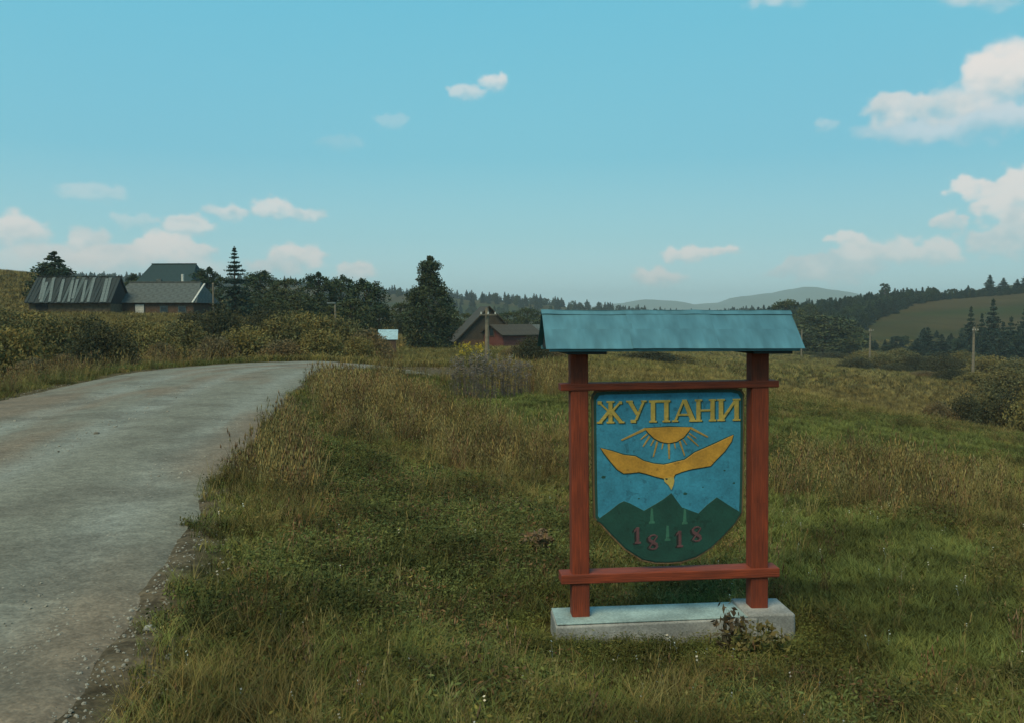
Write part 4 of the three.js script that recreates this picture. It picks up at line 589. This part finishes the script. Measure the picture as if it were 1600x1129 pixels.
{
  const R = rng(4242), C = { green: [0.100, 0.112, 0.028], fresh: [0.122, 0.138, 0.037], meadow: [0.125, 0.118, 0.034], dry: [0.200, 0.150, 0.052], straw: [0.170, 0.135, 0.046], tall: [0.165, 0.138, 0.054], weed: [0.085, 0.098, 0.030], rust: [0.15, 0.09, 0.045] };
  const put = (k, x, z, s, base, hs = 1) => { const K = KIND[k], i = Math.floor(R() * K.geos.length), v = mix(0.72, 1.3, R()) * mix(0.62, 1.38, sstep(0.3, 0.7, fbm(x * 1.9, z * 1.9, 3, 171))), w = (R() - 0.5) * 0.24; K.spots[i].push([x, ground(x, z), z, s, hs, base[0] * v * (1 + w), base[1] * v, base[2] * v * (1 - w)]); };
  const strata = [[3.4, 7, 520], [7, 12, 380], [12, 20, 190], [20, 34, 80], [34, 52, 34], [52, 95, 10], [95, 190, 2.6], [190, 290, 0.5]];
  for (const [d0, d1, dens] of strata) {
    const hw = (d) => 0.68 * d + 1.2, n = Math.round((hw(d0) + hw(d1)) * (d1 - d0) * dens);
    for (let q = 0; q < n; q++) {
      const d = Math.sqrt(mix(d0 * d0, d1 * d1, R())), x = (R() * 2 - 1) * hw(d), z = -d;
      let t = 9; if (x > -40 && x < 30 && d < 60) { const [dist] = roadInfo(x, z); t = dist - ROAD_HALF + 1.1 * (fbm(x * 1.3, z * 1.3, 3, 101) - 0.5); if (t < -0.2 || (t < 0.6 && R() > 0.12 + t * 1.5)) continue; }
      const lx = x - 1.28, lz = z + 7.3; if (Math.abs(lx - 0.01) < 1.03 && Math.abs(lz) < 0.25) continue;
      const m = meadow(x, z), S = d < 9 ? 1 : d < 20 ? 1.12 : d < 34 ? 1.35 : 1.7, u = R();
      const bank = x < -13 && d > 20; if (Math.abs(lx) < 1.4 && lz > -0.3 && lz < 0.9) { if (R() < 0.8) put(R() < 0.5 ? 'short_grass' : 'weeds', x, z, mix(0.5, 0.8, R()), R() < 0.6 ? C.green : C.meadow); continue; }
      if (d > 44) { const base = m.green > 0.5 ? C.meadow : m.dry > 0.3 || bank ? C.straw : u < 0.5 ? C.meadow : C.straw; put('coarse_grass', x, z, mix(0.8, 1.4, R()) * (d > 190 ? 2.6 : d > 95 ? 1.8 : 1), base, d > 190 ? 0.4 : d > 95 ? 0.6 : 0.9); continue; }
      if (m.green > 0.45 && R() < 0.9) put('short_grass', x, z, S * mix(0.6, 1.0, R()), R() < 0.7 ? C.fresh : C.green);
      else if (u < m.tall * 0.42 || (bank && u < 0.06)) put('tall_grass', x, z, S * mix(0.7, 1.1, R()), R() < 0.2 ? C.rust : R() < 0.6 ? C.tall : C.dry, 1);
      else if (m.green > 0.35 && R() < m.green) put('short_grass', x, z, S * mix(0.7, 1.1, R()), R() < 0.6 ? C.fresh : C.green);
      else if (R() < m.weed * 0.75) put(R() < 0.5 ? 'weeds' : R() < 0.5 ? 'short_grass' : 'meadow_grass', x, z, S * mix(0.7, 1.2, R()), R() < 0.08 ? C.rust : C.weed);
      else if (R() < m.dry * 0.8) put(R() < 0.65 ? 'dry_grass' : 'meadow_grass', x, z, S * mix(0.55, 1.0, R()), R() < 0.4 ? C.dry : R() < 0.6 ? C.straw : C.meadow);
      else put(R() < 0.6 ? 'short_grass' : R() < 0.2 ? 'weeds' : R() < 0.9 ? 'meadow_grass' : 'dry_grass', x, z, S * mix(0.6, 1.1, R()), R() < 0.5 ? C.green : R() < 0.6 ? C.meadow : C.straw);
      if (d < 30 && R() < 0.012) put('tall_grass', x, z, mix(0.45, 0.8, R()), R() < 0.5 ? C.tall : C.rust);
      if (d < 16 && R() < 0.006) put('white_flowers', x, z, mix(0.8, 1.2, R()), [0.42, 0.42, 0.36]);
    }
  }
  for (let k = 0; k < 13; k++) put('white_flowers', mix(0.3, 1.7, R()), -mix(6.1, 6.95, R()), mix(0.8, 1.4, R()), [0.5, 0.5, 0.44]);
  for (let k = 0; k < 150; k++) { const x = mix(0.15, 1.9, R() * R()); put(R() < 0.5 ? 'meadow_grass' : 'short_grass', x, -mix(6.72, 7.0, R()), mix(0.6, 1.0, R()), R() < 0.5 ? C.meadow : C.green); }
  for (let k = 0; k < 160; k++) { const x = mix(0.2, 2.4, R()); put('weeds', x, -mix(6.8, 7.05, R()), mix(0.4, 0.7, R()), C.weed); }
  const c = new THREE.Color();
  for (const [name, K] of Object.entries(KIND)) K.geos.forEach((g, i) => {
    const im = new THREE.InstancedMesh(g, grassMat, K.spots[i].length), Q = rng(i + 50);
    K.spots[i].forEach(([x, y, z, s, hs, r, gg, b], k) => { dummy.position.set(x, y, z); dummy.rotation.set((Q() - 0.5) * 0.3, Q() * 6.283, (Q() - 0.5) * 0.3); dummy.scale.set(s, s * hs, s); dummy.updateMatrix(); im.setMatrixAt(k, dummy.matrix); im.setColorAt(k, c.setRGB(r, gg, b)); });
    im.name = numbered(name); im.castShadow = im.receiveShadow = true; im.userData = { kind: 'stuff', label: K.label, category: name.replace('_', ' ') }; scene.add(im);
  });
  console.log('tufts', Object.entries(KIND).map(([k, v]) => k + ' ' + v.spots.map((s) => s.length)).join('; '));
}
{ // loose stones on the road and along its edge
  const R = rng(8181), spots = [], g = new THREE.IcosahedronGeometry(1, 1), p = g.attributes.position; for (let i = 0; i < p.count; i++) { const k = 0.75 + 0.5 * h2(Math.round(p.getX(i) * 50), Math.round(p.getY(i) * 50 + p.getZ(i) * 90), 3); p.setXYZ(i, p.getX(i) * k, p.getY(i) * k * 0.7, p.getZ(i) * k); } g.computeVertexNormals();
  for (let k = 0; k < 26000; k++) {
    const d = mix(3.6, 30, Math.pow(R(), 1.7)), x = -mix(0.3 * d, 0.75 * d + 3, R()), [dist] = roadInfo(x, -d), t = dist - ROAD_HALF; if (t > 0.45) continue;
    if (t < -0.7 && R() > 0.25) continue; if (t > 0.1 && R() > 0.4) continue; const e = Math.abs(dist) / ROAD_HALF, y = t > -0.12 ? ground(x, -d) : 0.454 + 0.06 * (1 - e * e) - 0.02; spots.push([x, y, -d, mix(0.005, 0.015, Math.pow(R(), 3)) * (R() < 0.01 ? 2.2 : 1) * (d > 12 ? 1.4 : 1)]);
  }
  const im = new THREE.InstancedMesh(g, std(new THREE.Color(1, 1, 1), { roughness: 0.95 }), spots.length), c = new THREE.Color(), a = srgb(140, 136, 124), b = srgb(104, 98, 86), w = srgb(148, 144, 132);
  spots.forEach(([x, y, z, s], i) => { dummy.position.set(x, y, z); dummy.rotation.set(R() * 0.6, R() * 6.28, R() * 0.6); dummy.scale.set(s * mix(0.8, 1.5, R()), s, s); dummy.updateMatrix(); im.setMatrixAt(i, dummy.matrix); im.setColorAt(i, c.copy(a).lerp(R() < 0.5 ? b : w, R())); });
  im.name = 'loose_gravel'; im.castShadow = im.receiveShadow = true; im.userData = { kind: 'stuff', label: 'loose gravel stones on the road and its edge', category: 'gravel' }; scene.add(im);
  const q = onGround(233, 984), st = thing('pale_stone', 'pale flat stone lying in the grass at the road edge', 'stone', [q.x, q.y + 0.01, q.z], 0.6); mesh('stone', g.clone().scale(0.05, 0.035, 0.035), std(srgb(190, 190, 180), { map: concTile }), st);
}
// clumps of tall plants that stand out singly
function clump(name, label, category, px, d, w, topPy, stems, cStem, cTop, head, group) {
  const [x, y, z] = stand(px, d), h = heightAt(topPy, d) - y, R = rng(px), A = new Leaves(), T = new Leaves(), g = thing(name, label, category, [x, y, z], 0, group);
  for (let k = 0; k < stems; k++) { const a = R() * 6.283, r = Math.sqrt(R()) * w / 2, bxx = Math.cos(a) * r, bz = Math.sin(a) * r * 0.6, hh = h * mix(0.55, 1, R()), lx = (R() - 0.5) * 0.18 * h, lz = (R() - 0.5) * 0.18 * h, th = 0.008, col = tintOf(cStem, R, 0.3);
    for (const [ux, uz] of [[1, 0], [0, 1]]) { A.tri([bxx - th * ux, -0.05, bz - th * uz], [bxx + th * ux, -0.05, bz + th * uz], [bxx + lx, hh, bz + lz], [uz, 0.2, ux], col); }
    for (let q = 0; q < 14; q++) { const f = mix(0.1, 0.95, R()), l = mix(0.05, 0.12, R()); A.leaf(bxx + lx * f + (R() - 0.5) * 0.1, hh * f, bz + lz * f + (R() - 0.5) * 0.1, l, l * 0.28, R, tintOf(cStem, R, 0.3), 0.5); }
    for (let q = 0; q < head; q++) { const l = mix(0.03, 0.07, R()); T.leaf(bxx + lx + (R() - 0.5) * 0.12, hh * mix(0.86, 1.02, R()), bz + lz + (R() - 0.5) * 0.12, l, l * 0.6, R, tintOf(cTop, R, 0.25), 0.4); } }
  mesh('stems', A.geo(), leafMat, g); mesh(cTop === YEL ? 'flowers' : 'seed_heads', T.geo(), leafMat, g);
}
const YEL = [0.5, 0.38, 0.04], GREYS = [0.135, 0.115, 0.098], GREYT = [0.19, 0.165, 0.145];
for (const [px, d, w, t, n] of [[722, 33, 0.9, 556, 46], [755, 32, 1.1, 546, 60], [790, 33, 0.9, 550, 46], [818, 34, 0.6, 562, 26]]) clump('grey_weed_clump', 'clump of tall grey dead weeds at the edge of the green strip', 'weeds', px, d, w, t, n, GREYS, GREYT, 18, 'grey dead weeds by the green strip');
clump('yellow_flower_clump', 'clump of yellow flowers in front of the brown gabled house', 'flowers', 735, 44, 1.5, 534, 46, [0.09, 0.1, 0.04], YEL, 22);
clump('dock_weed', 'rusty brown dock plant beside the lower end of the left post', 'weeds', 838, 9.4, 0.35, 832, 9, [0.11, 0.09, 0.045], [0.17, 0.115, 0.07], 22);
clump('thistle', 'brown dead thistle growing up against the concrete footing', 'weeds', 1150, 6.85, 0.16, 946, 6, [0.075, 0.06, 0.034], [0.09, 0.066, 0.04], 10);
clump('leafy_weed', 'leafy yellowing weed beside the right end of the concrete footing', 'weeds', 1195, 6.75, 0.4, 985, 20, [0.12, 0.115, 0.036], [0.14, 0.115, 0.045], 8);

scene.traverse((o) => { if (o.isMesh) { o.castShadow = true; o.receiveShadow = true; } });
renderer.render(scene, camera);
